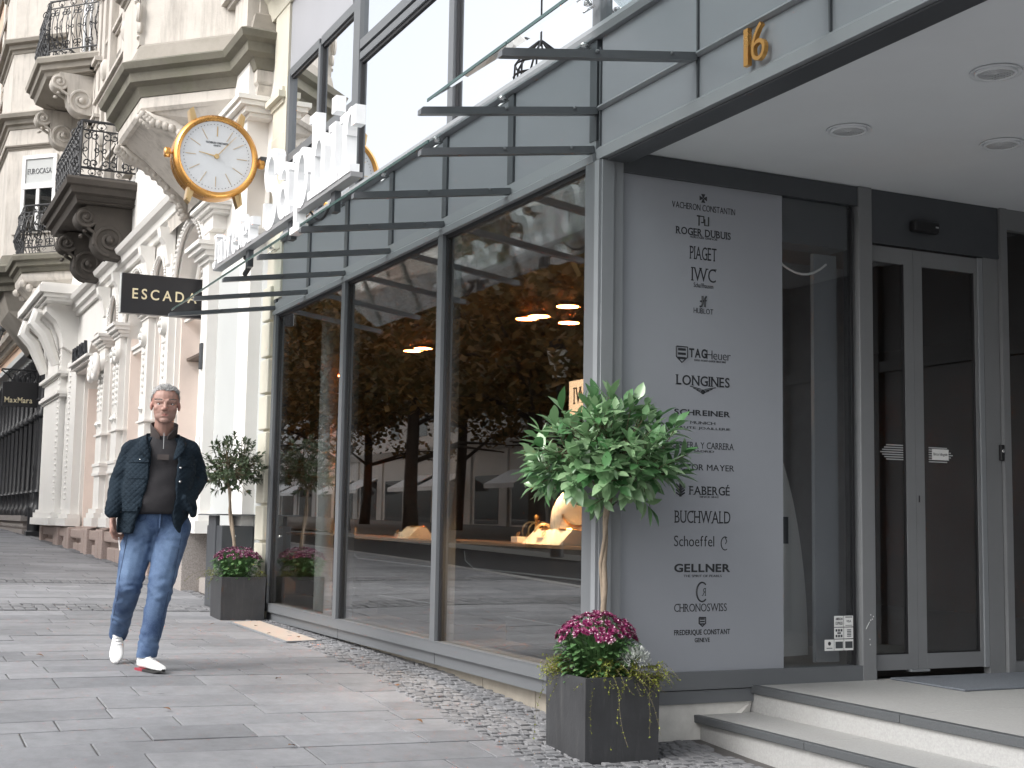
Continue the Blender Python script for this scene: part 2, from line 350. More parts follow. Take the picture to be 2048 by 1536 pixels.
# cobble strip beside the facade
x=-3.0
while x>-34:
    y=.60 if x>-6.15 else (.16 if x>-13 else -.1); e=cob_edge(x); big=x<-19
    while y>e:
        s=(.045+rnd.random()*.022)*(1.7 if big else 1); j=rnd.uniform(-.012,.012)
        if not(-6.4<x<-1 and y>.55): slab(cb,x-s+j,x+j,y-s,y,.002+rnd.random()*.009,.02)
        y-=s+.003
    x-=.060*(1.7 if big else 1)
sub(cb.build('cobble_strip',M['cobble']))
mb=MB()
for i,(a,b) in enumerate(zip(xs,xs[1:])):
    if a<=-90: continue
    nn=max(1,int((a-b)/1.2))
    for k in range(nn):
        p=a+(b-a)*k/nn; q=a+(b-a)*(k+1)/nn; z0=gz(p,-4);z1=gz(q,-4)
        mb.add([(p-.005,-4.62,z0),(q,-4.62,z1),(q,-4.80,z1),(p-.005,-4.80,z0),(p-.005,-4.82,z0-.2),(q,-4.82,z1-.2),(p-.005,-4.62,z0-.2),(q,-4.62,z1-.2)],[(0,3,2,1),(3,4,5,2),(0,1,7,6),(0,6,4,3),(1,2,5,7)])
sub(mb.build('kerb',M['kerb']))
def sheet(name,m,ya,yb,dz):
    mb=MB(); vs=[(x,y,gz(max(x,-90),-4)+dz) for x in [60]+xs for y in(ya,yb)]
    mb.add(vs,[(i*2,i*2+1,i*2+3,i*2+2) for i in range(len(xs))]); return sub(mb.build(name,m))
sheet('road',M['asphalt'],-4.6,-9.0,-.13)
sheet('park_path',mat('gravel_path',(.20,.185,.165),.9,.25,30,.4,80),-9.0,-400,-.02)

# ------------------------------------------------------------------ text
TXT={}
SERIF={'A':(['.0b','1b'],),'B':(['.12t','.12b'],),'C':(['.93t'],),'D':(['.12t','.12b'],),'E':(['.12t','.12b'],),'F':(['.12t','.12b'],),'G':(['.9m'],),'H':(['.1t','.1b','.9t','.9b'],),'I':(['.5t','.5b'],),'L':(['.12t','.12b'],),'M':(['.06t','.06b','.94t','.94b'],),'N':(['.1t','.1b','.9t'],),'O':([],),'P':(['.12t','.12b'],),'R':(['.12t','.12b','.95b'],),'S':([],),'T':(['.5b'],),'U':(['.1t','.9t'],),'V':(['.0t','1t'],),'W':(['.0t','1t','.5t'],),'X':(['.05t','.95t','.05b','.95b'],)}
def glyph(s,bold,ext):
    k=(s,bold,ext)
    if k in TXT: return TXT[k]
    c=bpy.data.curves.new('lettering_outline','FONT'); c.body=s; c.size=1; c.extrude=ext; c.offset=bold; c.resolution_u=4
    o=bpy.data.objects.new('lettering_outline',c); TMP.collection.objects.link(o); TMP.view_layers[0].update()
    me=bpy.data.meshes.new_from_object(o.evaluated_get(TMP.view_layers[0].depsgraph))
    vs=[v.co.copy() for v in me.vertices]; fs=[list(p.vertices) for p in me.polygons]
    bpy.data.objects.remove(o,do_unlink=True); bpy.data.curves.remove(c); bpy.data.meshes.remove(me)
    TXT[k]=(vs,fs); return TXT[k]
def text(mb,s,org,right,up,width,height,ext=.0015,bold=0.,serif=False,align='c',space=0.,cap=None):
    """letters fitted into width x height, centred on org, standing proud of the surface along right x up"""
    right=Vector(right).normalized(); up=Vector(up).normalized(); nrm=right.cross(up); org=Vector(org)
    V=[];F=[];x=0.
    for ch in s:
        if ch==' ': x+=.32; continue
        vs,fs=glyph(ch,bold,.5)
        if not vs: continue
        x0=min(v.x for v in vs);x1=max(v.x for v in vs);y0=min(v.y for v in vs);y1=max(v.y for v in vs)
        n=len(V); V+=[Vector((v.x-x0+x,v.y,v.z)) for v in vs]; F+=[[i+n for i in f] for f in fs]
        if serif and ch.upper() in SERIF and ch.isupper():
            for e in SERIF[ch][0]:
                fx=float(e[:-1]); yy={'t':y1-.02,'b':y0+.02,'m':(y0+y1)/2}[e[-1]]; cx=x+(x1-x0)*fx; hw=.105+bold
                n=len(V); V+=[Vector((cx+a*hw,yy+b*.024,c)) for c in(-.5,.5) for a,b in((-1,-1),(1,-1),(1,1),(-1,1))]
                F+=[[i+n for i in f] for f in[(0,3,2,1),(4,5,6,7),(0,1,5,4),(1,2,6,5),(2,3,7,6),(3,0,4,7)]]
        x+=x1-x0+.09+space
    x0=min(v.x for v in V);x1=max(v.x for v in V);y0=min(v.y for v in V);y1=max(v.y for v in V)
    kx=width/(x1-x0); ky=height/(y1-y0)
    mb.add([org+right*((v.x-(x0+x1)/2)*kx)+up*((v.y-(y0+y1)/2)*ky)+nrm*((v.z+.5)*ext) for v in V],F)
    return mb

# ================================================================== jeweller's shop building
XC=-6.25      # corner / entrance panel plane
shop=thing('jewellery_shop','modern grey metal and glass shopfront with tall windows and recessed entrance','shop',(-9.4,0,.3))
F_=M['frame']
# base: plinth, skirt, sill
mb=MB(); mb.box(-12.72,XC-.10,.10,.3,-.3,.36)
for xj in(-11.9,-10.9,-9.9,-8.9,-7.9,-7.15): mb.box(xj-.004,xj+.004,.096,.12,0,.335)
mb.build('plinth',M['plinth'],shop)
mb=MB()
for a,b in((-12.70,-10.56),(-10.55,-8.50),(-8.49,XC+.03)): mb.box(a,b,.012,.13,.343,.42)
mb.box(XC-.02,XC+.018,.135,1.80,.343,.412)
mb.build('skirt_panel',F_,shop)
mb=MB(); mb.box(-12.70,XC-.02,-.02,.12,.425,.497); mb.box(-12.70,XC-.02,-.024,.13,.497,.503); mb.box(XC-.08,XC+.028,.125,1.845,.418,.512); mb.build('sill',F_,shop)
# mullions and corner posts
def mull(x,w,z0,z1,y0=-.022,y1=.12,nm='mullion',m=None): return MB().box(x-w/2,x+w/2,y0,y1,z0,z1).build(nm,m or F_,shop)
for xm,wd in((-12.645,.085),(-10.565,.085),(-8.47,.085)): mull(xm,wd,.503,3.262)
mull(-6.325,.11,.40,3.262,-.026)
mb=MB(); mb.box(-6.268,-6.222,-.03,.035,.36,3.262); mb.box(-6.222,-6.212,-.012,.06,.36,3.262); mb.box(-6.272,-6.225,.045,.125,.512,3.262); mb.build('corner_post',M['frame_l'],shop)
# black gaskets right of the mullions (shadow gap between frame and pane)
mb=MB()
for xm in(-12.60,-10.52,-8.425): mb.box(xm-.002,xm+.022,.004,.021,.504,3.26)
mb.box(-6.40,-6.382,.004,.021,.504,3.26); mb.box(-12.57,-10.61,.004,.021,3.235,3.262); mb.box(-10.49,-8.52,.004,.021,3.235,3.262); mb.box(-8.40,-6.41,.004,.021,3.235,3.262); mb.build('gasket',M['black'],shop)
# three big panes
for a,b in((-12.602,-10.608),(-10.522,-8.513),(-8.427,-6.38)):
    MB().box(a,b,.022,.032,.503,3.262).build('shop_window',M['glass'],shop)
# transom with stepped profile
mb=MB(); pr=[(-.12,3.262),(.03,3.262),(.036,3.30),(.012,3.318),(.012,3.385),(-.12,3.385)]
mb.sweep([(-12.70,0),(-6.29,0)],pr); mb.build('transom',M['frame_l'],shop)
# fascia behind the canopy: panels, posts
CX=[-12.68+1.06*i for i in range(7)]
for a,b in zip(CX,CX[1:]): MB().box(a+.04,b-.04,.0,.09,3.386,3.955).build('fascia_panel',M['panel'],shop)
for x in CX: MB().box(x-.039,x+.039,-.016,.1,3.386,3.95).build('fascia_post',M['frame_d'],shop)
# entrance fascia
EX=[-6.255,-5.30,-4.31,-3.3,-2.3,-1.3,-.3,.8]
mb=MB(); mb.sweep([(-6.268,0),(1,0)],[(-.12,3.27),(.02,3.27),(.024,3.325),(.004,3.345),(-.12,3.345)]); mb.build('fascia_edge',M['frame_l'],shop)
for a,b in zip(EX,EX[1:]):
    MB().box(a+.006,b-.006,.0,.1,3.346,3.545).build('fascia_panel',M['panel'],shop)
    MB().box(a+.006,b-.006,.0,.1,3.575,3.955).build('fascia_panel',M['panel'],shop)
mb=MB(); mb.sweep([(-6.268,0),(1,0)],[(-.1,3.545),(.012,3.545),(.03,3.555),(.012,3.575),(-.1,3.575)]); mb.build('fascia_ridge',M['frame_l'],shop)
for x in EX: MB().box(x-.0055,x+.0055,-.012,.05,3.346,3.9).build('seam',M['frame_d'],shop)
# underside beam of the entrance fascia and ceiling
MB().box(-6.21,1,.012,.135,3.258,3.268).build('fascia_soffit',M['frame_d'],shop)
MB().box(-6.20,1,.135,.15,3.258,3.34).build('fascia_inner_face',M['frame_d'],shop)
ceil=MB().box(-6.32,1,.151,3.6,3.335,3.40).build('ceiling',M['ceil'],shop)
for i,(x,y) in enumerate(((-4.33,.93),(-5.335,.936),(-5.15,1.80),(-3.3,.93),(-4.1,1.8))):
    mb=MB(); mb.lathe([(.068,.004),(.072,.0),(.098,-.004),(.112,-.012),(.113,-.003)][::-1],(x,y,3.334),28); mb.lathe([(.09,.003),(.092,-.014),(.082,-.016),(.072,.002)],(x,y,3.332),28)
    d=mb.build('downlight',M['ceil'],shop,True)
    mb=MB(); mb.lathe([(.0,-.002),(.045,-.004),(.078,-.009)],(x,y,3.331),24); mb.build('reflector',mat('pale_reflector',(.85,.86,.87),.35,.03),d,True)
    mb=MB()
    for k in range(-3,4): mb.box(x+k*.018-.001,x+k*.018+.001,y-.06,y+.06,3.318,3.319); mb.box(x-.06,x+.06,y+k*.018-.001,y+k*.018+.001,3.3195,3.3205)
    mb.build('louvre',M['ceil'],d)
# roof slab over everything (closes the recess and shop from above)
MB().box(-12.6,1,.152,9,3.42,3.62).build('floor_slab',M['ceil'],shop)
# upper glazing: sill, mullions, transoms
mb=MB(); mb.sweep([(-12.5,0),(1,0)],[(-.1,3.956),(.035,3.956),(.05,3.99),(.03,4.03),(-.1,4.03)]); mb.build('upper_sill',M['frame_l'],shop)
for x,wd in((-12.445,.07),(-11.47,.06),(-10.43,.16),(-8.37,.09),(-6.29,.09),(-4.2,.09),(-2.1,.09)):
    mull(x,wd,4.03,7.0 if wd>.065 and x>-11 else 5.6,-.018,.14,'upper_mullion')
mb=MB()
mb.box(-12.41,-11.5,-.012,.12,4.72,4.80); mb.box(-11.44,-10.51,-.012,.12,4.72,4.80); mb.build('upper_transom',F_,shop)
mb=MB(); mb.box(-12.47,-11.5,-.012,.12,5.58,5.66); mb.box(-11.44,-10.51,-.012,.12,5.58,5.66); mb.build('upper_transom',F_,shop)
mb=MB()
for a,b in((-10.35,-8.415),(-8.325,-6.335),(-6.245,-4.245),(-4.155,-2.145)): mb.box(a,b,-.012,.12,5.10,5.16); mb.box(a,b,-.014,.12,5.19,5.27)
mb.build('upper_transom',F_,shop)
mb=MB()
for a in(-11.43,-10.345,-8.32): mb.box(a,a+.02,.004,.019,4.03,5.58 if a<-11 else 5.1)
mb.box(-12.4,-10.5,.004,.019,5.55,5.58); mb.box(-12.4,-10.5,.004,.019,4.695,4.72); mb.box(-10.33,-2.1,.004,.019,5.07,5.10); mb.build('gasket',M['black'],shop)
for a,b,z0,z1 in((-12.41,-11.5,4.03,4.72),(-12.41,-11.5,4.80,5.58),(-11.44,-10.51,4.03,4.72),(-11.44,-10.51,4.80,5.58),(-10.35,-8.415,4.03,5.1),(-8.325,-6.335,4.03,5.1),(-6.245,-4.245,4.03,5.1),(-4.155,-2.145,4.03,5.1),(-10.35,-8.415,5.27,7),(-8.325,-6.335,5.27,7),(-6.245,-4.245,5.27,7),(-4.155,-2.145,5.27,7)):
    MB().box(a,b,.020,.028,z0,z1).build('upper_window',M['glass_up'],shop)
mb=MB(); mb.box(-12.48,-10.6,0,.14,5.66,7.4); mb.build('upper_panel',M['panel_up'],shop)
mb=MB(); mb.box(-12.5,1,.4,.5,3.96,8); mb.build('upper_back_wall',M['inter'],shop)
mb=MB(); mb.box(-12.6,1,.05,.4,7.4,8.0); mb.build('upper_wall',M['cream'],shop)
# ---- entrance panel plane (x = XC), running into the building
mb=MB(); mb.box(XC-.07,XC+.02,.125,1.742,3.215,3.33); mb.build('panel_head',M['frame_d'],shop)
brand=MB().box(XC-.012,XC-.004,.126,1.205,.512,3.215).build('brand_panel',M['brand'],shop)
MB().box(XC-.012,XC-.005,1.206,1.70,.512,3.215).build('side_window',M['glass_s'],shop)
MB().box(XC-.2,XC-.03,1.21,1.70,2.95,3.215).build('blind_box',M['frame_d'],shop)
mb=MB(); mb.tube([(XC-.1,1.15+.45*t,2.93-.20*math.sin(math.pi*t*.62)+.12*t*t) for t in [i/10 for i in range(11)]],.007,6); mb.build('cable',M['paper'],shop)
mb=MB(); mb.box(XC-.065,XC-.028,1.70,1.735,.512,3.2); mb.box(XC-.004,XC+.004,1.70,1.712,.512,3.21); mb.build('gasket',M['black'],shop)
mb=MB(); mb.bbox(XC-.06,XC+.03,1.742,1.842,.40,3.334,.004); mb.build('side_post',M['doorframe'],shop)
mb=MB(); mb.box(XC-.16,XC-.13,1.53,1.70,.52,2.93); mb.build('inner_post',M['frame_l'],shop)
mb=MB(); mb.box(XC-.05,XC+.012,1.843,2.87,3.03,3.333); mb.box(XC-.05,XC+.016,1.843,2.87,3.005,3.03); mb.build('door_header',M['frame_d'],shop)
sens=MB().bbox(XC+.013,XC+.07,2.14,2.34,3.10,3.17,.012).build('motion_sensor',M['black'],shop)
MB().box(XC+.071,XC+.073,2.30,2.325,3.13,3.14).build('sensor_lens',M['chrome'],sens)
def leaf(y0,y1,s0,s1,key):
    d=MB(); d.box(XC-.04,XC-.005,y0,y0+s0,.475,2.995); d.box(XC-.04,XC-.005,y1-s1,y1,.475,2.995); d.box(XC-.04,XC-.004,y0+s0,y1-s1,.475,.565); d.box(XC-.04,XC-.004,y0+s0,y1-s1,2.90,2.995)
    o=d.build('sliding_door',M['doorframe'],shop)
    MB().box(XC-.026,XC-.018,y0+s0,y1-s1,.565,2.90).build('door_glass',M['glass_d'],o)
    g=MB(); g.box(XC-.035,XC-.010,y0+s0-.002,y0+s0+.006,.565,2.9); g.box(XC-.035,XC-.010,y1-s1-.008,y1-s1+.002,.565,2.9); g.box(XC-.035,XC-.01,y0+s0,y1-s1,.563,.572); g.build('gasket',M['black'],o)
    return o
dl=leaf(1.845,2.185,.0,.07,0); dr=leaf(2.187,2.70,.068,.02,1)
MB().box(XC-.004,XC-.001,2.205,2.212,1.46,1.50).build('keyhole',M['black'],dr)
MB().box(XC-.04,XC+.012,2.12,2.26,.462,.474).build('floor_guide',M['frame_l'],shop)
mb=MB(); mb.bbox(XC-.05,XC+.004,2.704,2.745,.47,3.0,.004); mb.build('door_jamb',M['frame_l'],shop)
mb=MB(); mb.box(XC-.05,XC+.004,2.746,2.87,.43,3.005); mb.box(XC-.05,XC+.03,2.876,2.93,.43,3.334); mb.box(XC-.05,XC+.02,2.93,3.6,3.2,3.334); mb.box(XC-.05,XC+.02,2.93,3.55,.43,.50); mb.build('side_post',M['doorframe'],shop)
MB().box(XC-.03,XC-.02,2.93,3.6,.5,3.2).build('side_window',M['glass_d'],shop)
ks=MB().bbox(XC+.005,XC+.03,2.845,2.875,1.73,1.83,.006).build('key_switch',M['black'],shop)
MB().lathe([(0,.03),(.011,.03),(.013,.024),(.013,0)],(0,0,0),14,lambda x,y,z:(XC+.03+z*.3,2.858+x,1.79+y)).build('lock_barrel',M['chrome'],ks,True)
mb=MB(); mb.box(XC-.05,1.2,3.56,3.62,.43,3.33); mb.build('recess_back_wall',mat('dark_stone_cladding',(.15,.155,.165),.4,.2,3),shop)
mb=MB()
for q in(-5.6,-4.4,-3.2,-2.0,-.8): mb.box(q-.04,q+.04,3.5,3.56,.43,3.33)
mb.box(XC,1.2,3.51,3.56,2.5,2.58); mb.build('recess_frame',F_,shop)
# safety markings on the two doors (arrow of stripes)
def arrow(y0,y1,z,parent,flip,fill):
    mb=MB(); n=7; h=.085
    for k in range(n):
        zz=z+h*(k/(n-1)-.5); tip=abs(k/(n-1)-.5)*2*.045
        a,b=(y0+tip,y1) if not flip else (y0,y1-tip)
        mb.box(XC-.0175,XC-.0155,a,b,zz-.0035,zz+.0035)
    return mb.build('arrow_marking',M['arrow'],parent)
arrow(1.925,2.10,1.755,dl,False,0); a2=arrow(2.30,2.49,1.75,dr,True,1)
MB().box(XC-.0153,XC-.0140,2.325,2.455,1.72,1.785).build('notice',M['paper'],dr)
mb=MB(); text(mb,'Bitte klingeln',(XC-.0138,2.39,1.752),(0,1,0),(0,0,1),.11,.022,.0008); mb.build('notice_lettering',M['ink'],dr)
# handles/objects seen inside, card stickers
def sticker(y,z,kind):
    s=MB().box(XC-.004,XC-.0015,y,y+.065,z,z+.062).build('card_sticker',M['paper'],shop)
    mb=MB(); X0=XC-.0013
    if kind=='visa': text(mb,'VISA',(X0,y+.033,z+.031),(0,1,0),(0,0,1),.034,.014,.0006,.02); mb.box(X0,X0+.0006,y+.008,y+.058,z+.052,z+.057); mb.box(X0,X0+.0006,y+.008,y+.058,z+.006,z+.009)
    elif kind=='circ':
        mb.box(X0,X0+.0006,y+.006,y+.059,z+.012,z+.05)
    elif kind=='lines':
        for k in range(5): mb.box(X0,X0+.0006,y+.02,y+.05,z+.01+k*.009,z+.015+k*.009)
    elif kind=='amex': text(mb,'AMERICAN',(X0,y+.033,z+.045),(0,1,0),(0,0,1),.05,.015,.0006,.03); text(mb,'EXPRESS',(X0,y+.033,z+.02),(0,1,0),(0,0,1),.05,.018,.0006,.03)
    elif kind=='dots':
        for r in range(2):
            for k in range(3): mb.box(X0,X0+.0006,y+.007+k*.018,y+.02+k*.018,z+.008+r*.032,z+.022+r*.032)
        mb.box(X0,X0+.0006,y+.02,y+.045,z+.027,z+.036)
    else: mb.lathe([(.006,0),(.011,0)],(0,0,0),14,lambda a,b,c:(X0,y+.033+a,z+.04+b)); mb.box(X0,X0+.0006,y+.012,y+.053,z+.012,z+.016)
    mb.build('sticker_print',M['frame_d'],s)
for r,(row) in enumerate([[('amex',1.562),('visa',1.632)],[('dots',1.562),('lines',1.632)],[('ring',1.492),('circ',1.562),('circ',1.632)]]):
    for kd,y in row: sticker(y,.733-r*.067,kd)
# scuffs on the side post
mb=MB()
for y,z in((1.80,.80),(1.812,.775),(1.80,.77),(1.792,.66),(1.795,.63),(1.82,.79)): mb.ball((XC+.0305,y,z),.004,6,4,(.2,1,1))
mb.bar((XC+.031,1.765,.72),(XC+.031,1.79,.76),.002,.002,(1,0,0)); mb.build('paint_chip',M['paper'],shop)

# brand list on the satin panel ---------------------------------------------------------------
def PY(y,z): return (XC-.0038,y,z)
YR=(0,1,0); ZU=(0,0,1); yc=.655
def brandtext(rows,logo=None):
    mb=MB()
    for s,z,wd,h,bold,ser,dy in rows: text(mb,s,PY(yc+dy,z),YR,ZU,wd,h,.0012,bold,ser)
    if logo: logo(mb)
    return mb.build('brand_lettering',M['ink'],brand)
def bx(mb,y0,y1,z0,z1): mb.box(XC-.0038,XC-.0026,yc+y0,yc+y1,z0,z1)
def stroke(mb,pts,r=.004): mb.tube([(XC-.0036,yc+a,b) for a,b in pts],r,5)
def arc(cy,cz,r,a0,a1,n=14,ry=None): return [(cy+r*math.cos(R_(a0+(a1-a0)*i/n)),cz+(ry or r)*math.sin(R_(a0+(a1-a0)*i/n))) for i in range(n+1)]
def lg_cross(mb):
    z=3.134
    for a,b in((1,0),(-1,0),(0,1),(0,-1)):
        p=lambda u,v:(XC-.003,yc+a*u-b*v,z+b*u+a*v)
        mb.add([p(.002,-.003),p(.025,-.014),p(.025,.014),p(.002,.003)],[(0,1,2,3)])
def lg_rd(mb): z=2.975; stroke(mb,[(-.028,z),(-.028,z+.055),(.004,z+.055),(.004,z+.02),(-.012,z+.02)],.0045); stroke(mb,[(.036,z+.055),(.036,z+.005),(.010,z+.005),(.010,z+.04)],.0045); stroke(mb,[(-.02,z+.055),(-.042,z+.055)],.0045)
def lg_h(mb): z=2.515; stroke(mb,[(-.022,z),(-.010,z+.004),(-.004,z+.02),(-.004,z+.062)],.006); stroke(mb,[(.012,z),(.012,z+.045),(.022,z+.062)],.006); stroke(mb,[(-.02,z+.03),(.022,z+.038)],.005)
def shield(y,z,w,h):
    def f(mb):
        stroke(mb,[(y-w,z+h),(y+w,z+h),(y+w,z-h*.3),(y,z-h),(y-w,z-h*.3),(y-w,z+h)],.004)
        for k in range(3): bx(mb,y-w*.7,y+w*.7,z+h*.5-k*h*.55,z+h*.8-k*h*.55)
    return f
def lg_wings(mb):
    for s in(-1,1):
        for k in range(3): stroke(mb,[(s*.010,2.052-k*.009),(s*(.085-k*.022),2.066-k*.010)],.0026)
    mb.ball((XC-.003,yc,2.038),.014,8,5,(.1,1,1))
def lg_eagle(mb):
    for s in(-1,1):
        for k in range(4): stroke(mb,[(-.145+s*.006,1.505-k*.014),(-.145+s*.028,1.525-k*.016)],.0042)
    stroke(mb,[(-.145,1.53),(-.145,1.455)],.008)
def lg_sch(mb): stroke(mb,arc(.148,1.203,.026,60,300,14,.036),.0028); stroke(mb,[(.148,1.238),(.160,1.215),(.150,1.200)],.0028)
def lg_c(mb):
    stroke(mb,arc(-.002,.938,.036,50,310,16,.052),.0045); text(mb,'R',PY(yc+.010,.938),(0,-1,0),ZU,.028,.042,.0012,0,True)
B=brandtext; yc=.661
B([('VACHERON CONSTANTIN',3.079,.422,.036,-.004,False,.005)],lg_cross)
B([('ROGER DUBUIS',2.936,.368,.042,.012,True,.002),('HORLOGER GENEVOIS',2.907,.181,.012,0,False,.004)],lg_rd)
B([('PIAGET',2.818,.18,.074,-.006,True,0)])
B([('IWC',2.697,.17,.078,-.004,True,.005),('Schaffhausen',2.636,.13,.026,0,False,.003)])
B([('HUBLOT',2.492,.13,.030,0,False,.003)],lg_h)
B([('TAG',2.252,.115,.052,.03,False,-.033),('Heuer',2.249,.161,.050,-.012,False,.105),('SWISS AVANT-GARDE SINCE 1860',2.213,.21,.011,0,False,.047)],shield(-.138,2.238,.036,.044))
B([('LONGINES',2.098,.357,.056,.012,True,0)],lg_wings)
B([('SCHREINER',1.920,.369,.032,.02,False,-.002),('MUNICH',1.865,.165,.016,0,False,0),('HAUTE JOAILLERIE',1.834,.369,.017,0,False,-.002)])
B([('CARRERA Y CARRERA',1.740,.418,.036,-.006,True,0),('MADRID',1.708,.15,.011,0,False,0)])
B([('VICTOR MAYER',1.619,.407,.034,0,False,.005)])
B([('FABERG\u00c9',1.497,.27,.060,.008,True,.044),('SINCE 1842',1.457,.125,.010,0,False,.043)],lg_eagle)
B([('BUCHWALD',1.346,.366,.068,-.004,True,0)])
B([('Schoeffel',1.214,.26,.058,-.004,False,-.054)],lg_sch)
B([('GELLNER',1.068,.365,.046,.03,False,0),('THE SPIRIT OF PEARLS',1.025,.248,.013,0,False,.002)])
B([('CHRONOSWISS',.854,.341,.043,-.004,True,-.011)],lg_c)
B([('FREDERIQUE CONSTANT',.719,.363,.034,.02,False,0),('GENEVE',.679,.097,.024,.015,False,-.001)],shield(0,.776,.021,.024))
# interior of the shop -------------------------------------------------------------------------
mb=MB(); mb.box(-12.65,XC-.3,.14,7.0,.40,.44); mb.box(-20,-12.65,.18,7.0,.40,.44); mb.build('shop_floor',M['interfloor'],shop)
mb=MB(); mb.box(-20.1,-20,.6,7.0,.44,3.40); mb.box(-20,XC-.3,6.9,7.0,.44,3.40); mb.box(-20,-15.4,.52,.60,.44,3.3); mb.box(-15.42,-12.67,.15,.17,.44,3.3); mb.box(-12.69,-12.665,.07,.16,.44,3.3); mb.build('interior_wall',M['inter'],shop)
mb=MB(); mb.box(-20,XC-.08,.14,6.9,3.30,3.335); mb.build('interior_ceiling',mat('dark_interior_ceiling',(.10,.075,.06),.6,.1),shop)
mb=MB(); mb.box(-6.9,XC-.3,4.3,4.4,.44,3.3); mb.build('partition',mat('charcoal_wall',(.03,.028,.027),.7,.15),shop)
mb=MB(); mb.box(-8.05,-8.0,1.75,3.3,.44,3.25); mb.build('partition',mat('dim_grey_wall',(.22,.22,.225),.7,.15),shop)
# ================================================================== glass canopies
def canopy(name,label,xs,zw,zt,yt,zg,xa,xb,splits):
    c=thing(name,label,'canopy',((xa+xb)/2,-.5,zw))
    for x in xs:
        mb=MB(); dz=zt-zw
        p=[(0.,zw-.020),(0.,zw+.020),(yt,zt+.022),(yt-.012,zt+.010),(yt-.012,zt-.016),(yt,zt-.016)]
        mb.prism(p,lambda a,b,d:(x+d,a-.02,b),-.024,.024)
        for q in(.10,.5): mb.ball((x+.03,q*yt-.06,zw+dz*q+.004),.011,8,5)
        mb.build('canopy_arm',M['arm'],c)
        mb=MB(); mb.bar((x,-.035,zg-.05),(x,yt*.10,zg-.10),.012,.012); mb.lathe([(.0,.012),(.024,.010),(.026,-.006),(.012,-.012)],(x,-.075,zg-.045),10); mb.build('glass_clamp',M['chrome'],c,True)
    for a,b in splits:
        mb=MB(); L=[(-.03,zg-.005),(yt+.005,zt+.050)]
        mb.add([(xx,y,z+e) for xx in(a,b) for (y,z) in L for e in(0,.012)],[(0,2,3,1),(4,5,7,6),(0,1,5,4),(2,6,7,3),(0,4,6,2),(1,3,7,5)])
        g=mb.build('canopy_glass',M['glass_c'],c)
        e=MB(); e.box(a,b,yt-.002,yt+.004,zt+.048,zt+.064); e.build('glass_edge',M['glass_edge'],g)
    return c
canopy('glass_canopy','long sloping green-tinted glass canopy on dark steel arms above the shop windows',CX,3.335,3.185,-1.0,3.965,-12.70,-6.30,[(-12.72,-10.565),(-10.555,-8.445),(-8.435,-6.285)])
canopy('glass_canopy','higher short glass canopy on dark steel arms above the entrance beside the house number',[-6.285,-5.31,-4.31,-3.3],3.545,3.39,-1.02,4.19,-6.3,-3.2,[(-6.26,-5.315),(-5.305,-4.315),(-4.305,-3.2)])

# ================================================================== channel letter sign
sg=thing('letter_sign','large white raised letters on a grey rail above the canopy edge','sign',(-9.3,-.98,3.3))
mb=MB(); mb.box(-11.06,-7.52,-1.0,-.925,3.342,3.372); mb.build('rail',mat('mid_grey_rail',(.24,.24,.245),.5,.05),sg)
for x in(-10.05,-8.9,-7.95): MB().box(x-.04,x+.04,-.97,-.93,3.21,3.342).build('bracket',M['frame_d'],sg)
def serif_letter(name,strokes,x,z):
    mb=MB()
    for ix,st in enumerate(strokes):
        if st[0]=='b': _,a,b,c,d=st; e=.0009*ix; mb.box(x+a-e,x+b+e,-1.005-e,-.938-.002*ix,z+c*KZ-e,z+d*KZ+e)
        else:   # variable width curve: list of (x,z,halfwidth)
            pts=st[1]; n=len(pts); L=[];Rr=[]
            for i,(a,b,h) in enumerate(pts):
                p,q=pts[max(0,i-1)],pts[min(n-1,i+1)]; t=Vector((q[0]-p[0],q[1]-p[1])); t=t.normalized() if t.length>0 else Vector((1,0)); nn=Vector((-t.y,t.x))
                L.append((a+nn.x*h,b+nn.y*h)); Rr.append((a-nn.x*h,b-nn.y*h))
            vs=[];fs=[]
            for y in(-1.0035-.0009*ix,-.936-.0021*ix):
                for l,r in zip(L,Rr): vs+=[(x+l[0],y,z+l[1]*KZ),(x+r[0],y,z+r[1]*KZ)]
            m2=2*n
            for i in range(n-1):
                k=2*i; fs+=[(k,k+1,k+3,k+2),(m2+k,m2+k+2,m2+k+3,m2+k+1),(k,k+2,m2+k+2,m2+k),(k+1,m2+k+1,m2+k+3,k+3)]
            fs+=[(0,m2,m2+1,1),(2*n-2,2*n-1,m2+2*n-1,m2+2*n-2)]
            mb.add(vs,fs)
    return mb.build('letter',M['signwhite'],sg)
def cv(cx,cz,rx,rz,a0,a1,w0,w1,n=16):   # elliptical stroke, thick at the sides
    o=[]
    for i in range(n+1):
        a=R_(a0+(a1-a0)*i/n); o.append((cx+rx*math.cos(a),cz+rz*math.sin(a),w0+(w1-w0)*abs(math.cos(a))))
    return ('c',o)
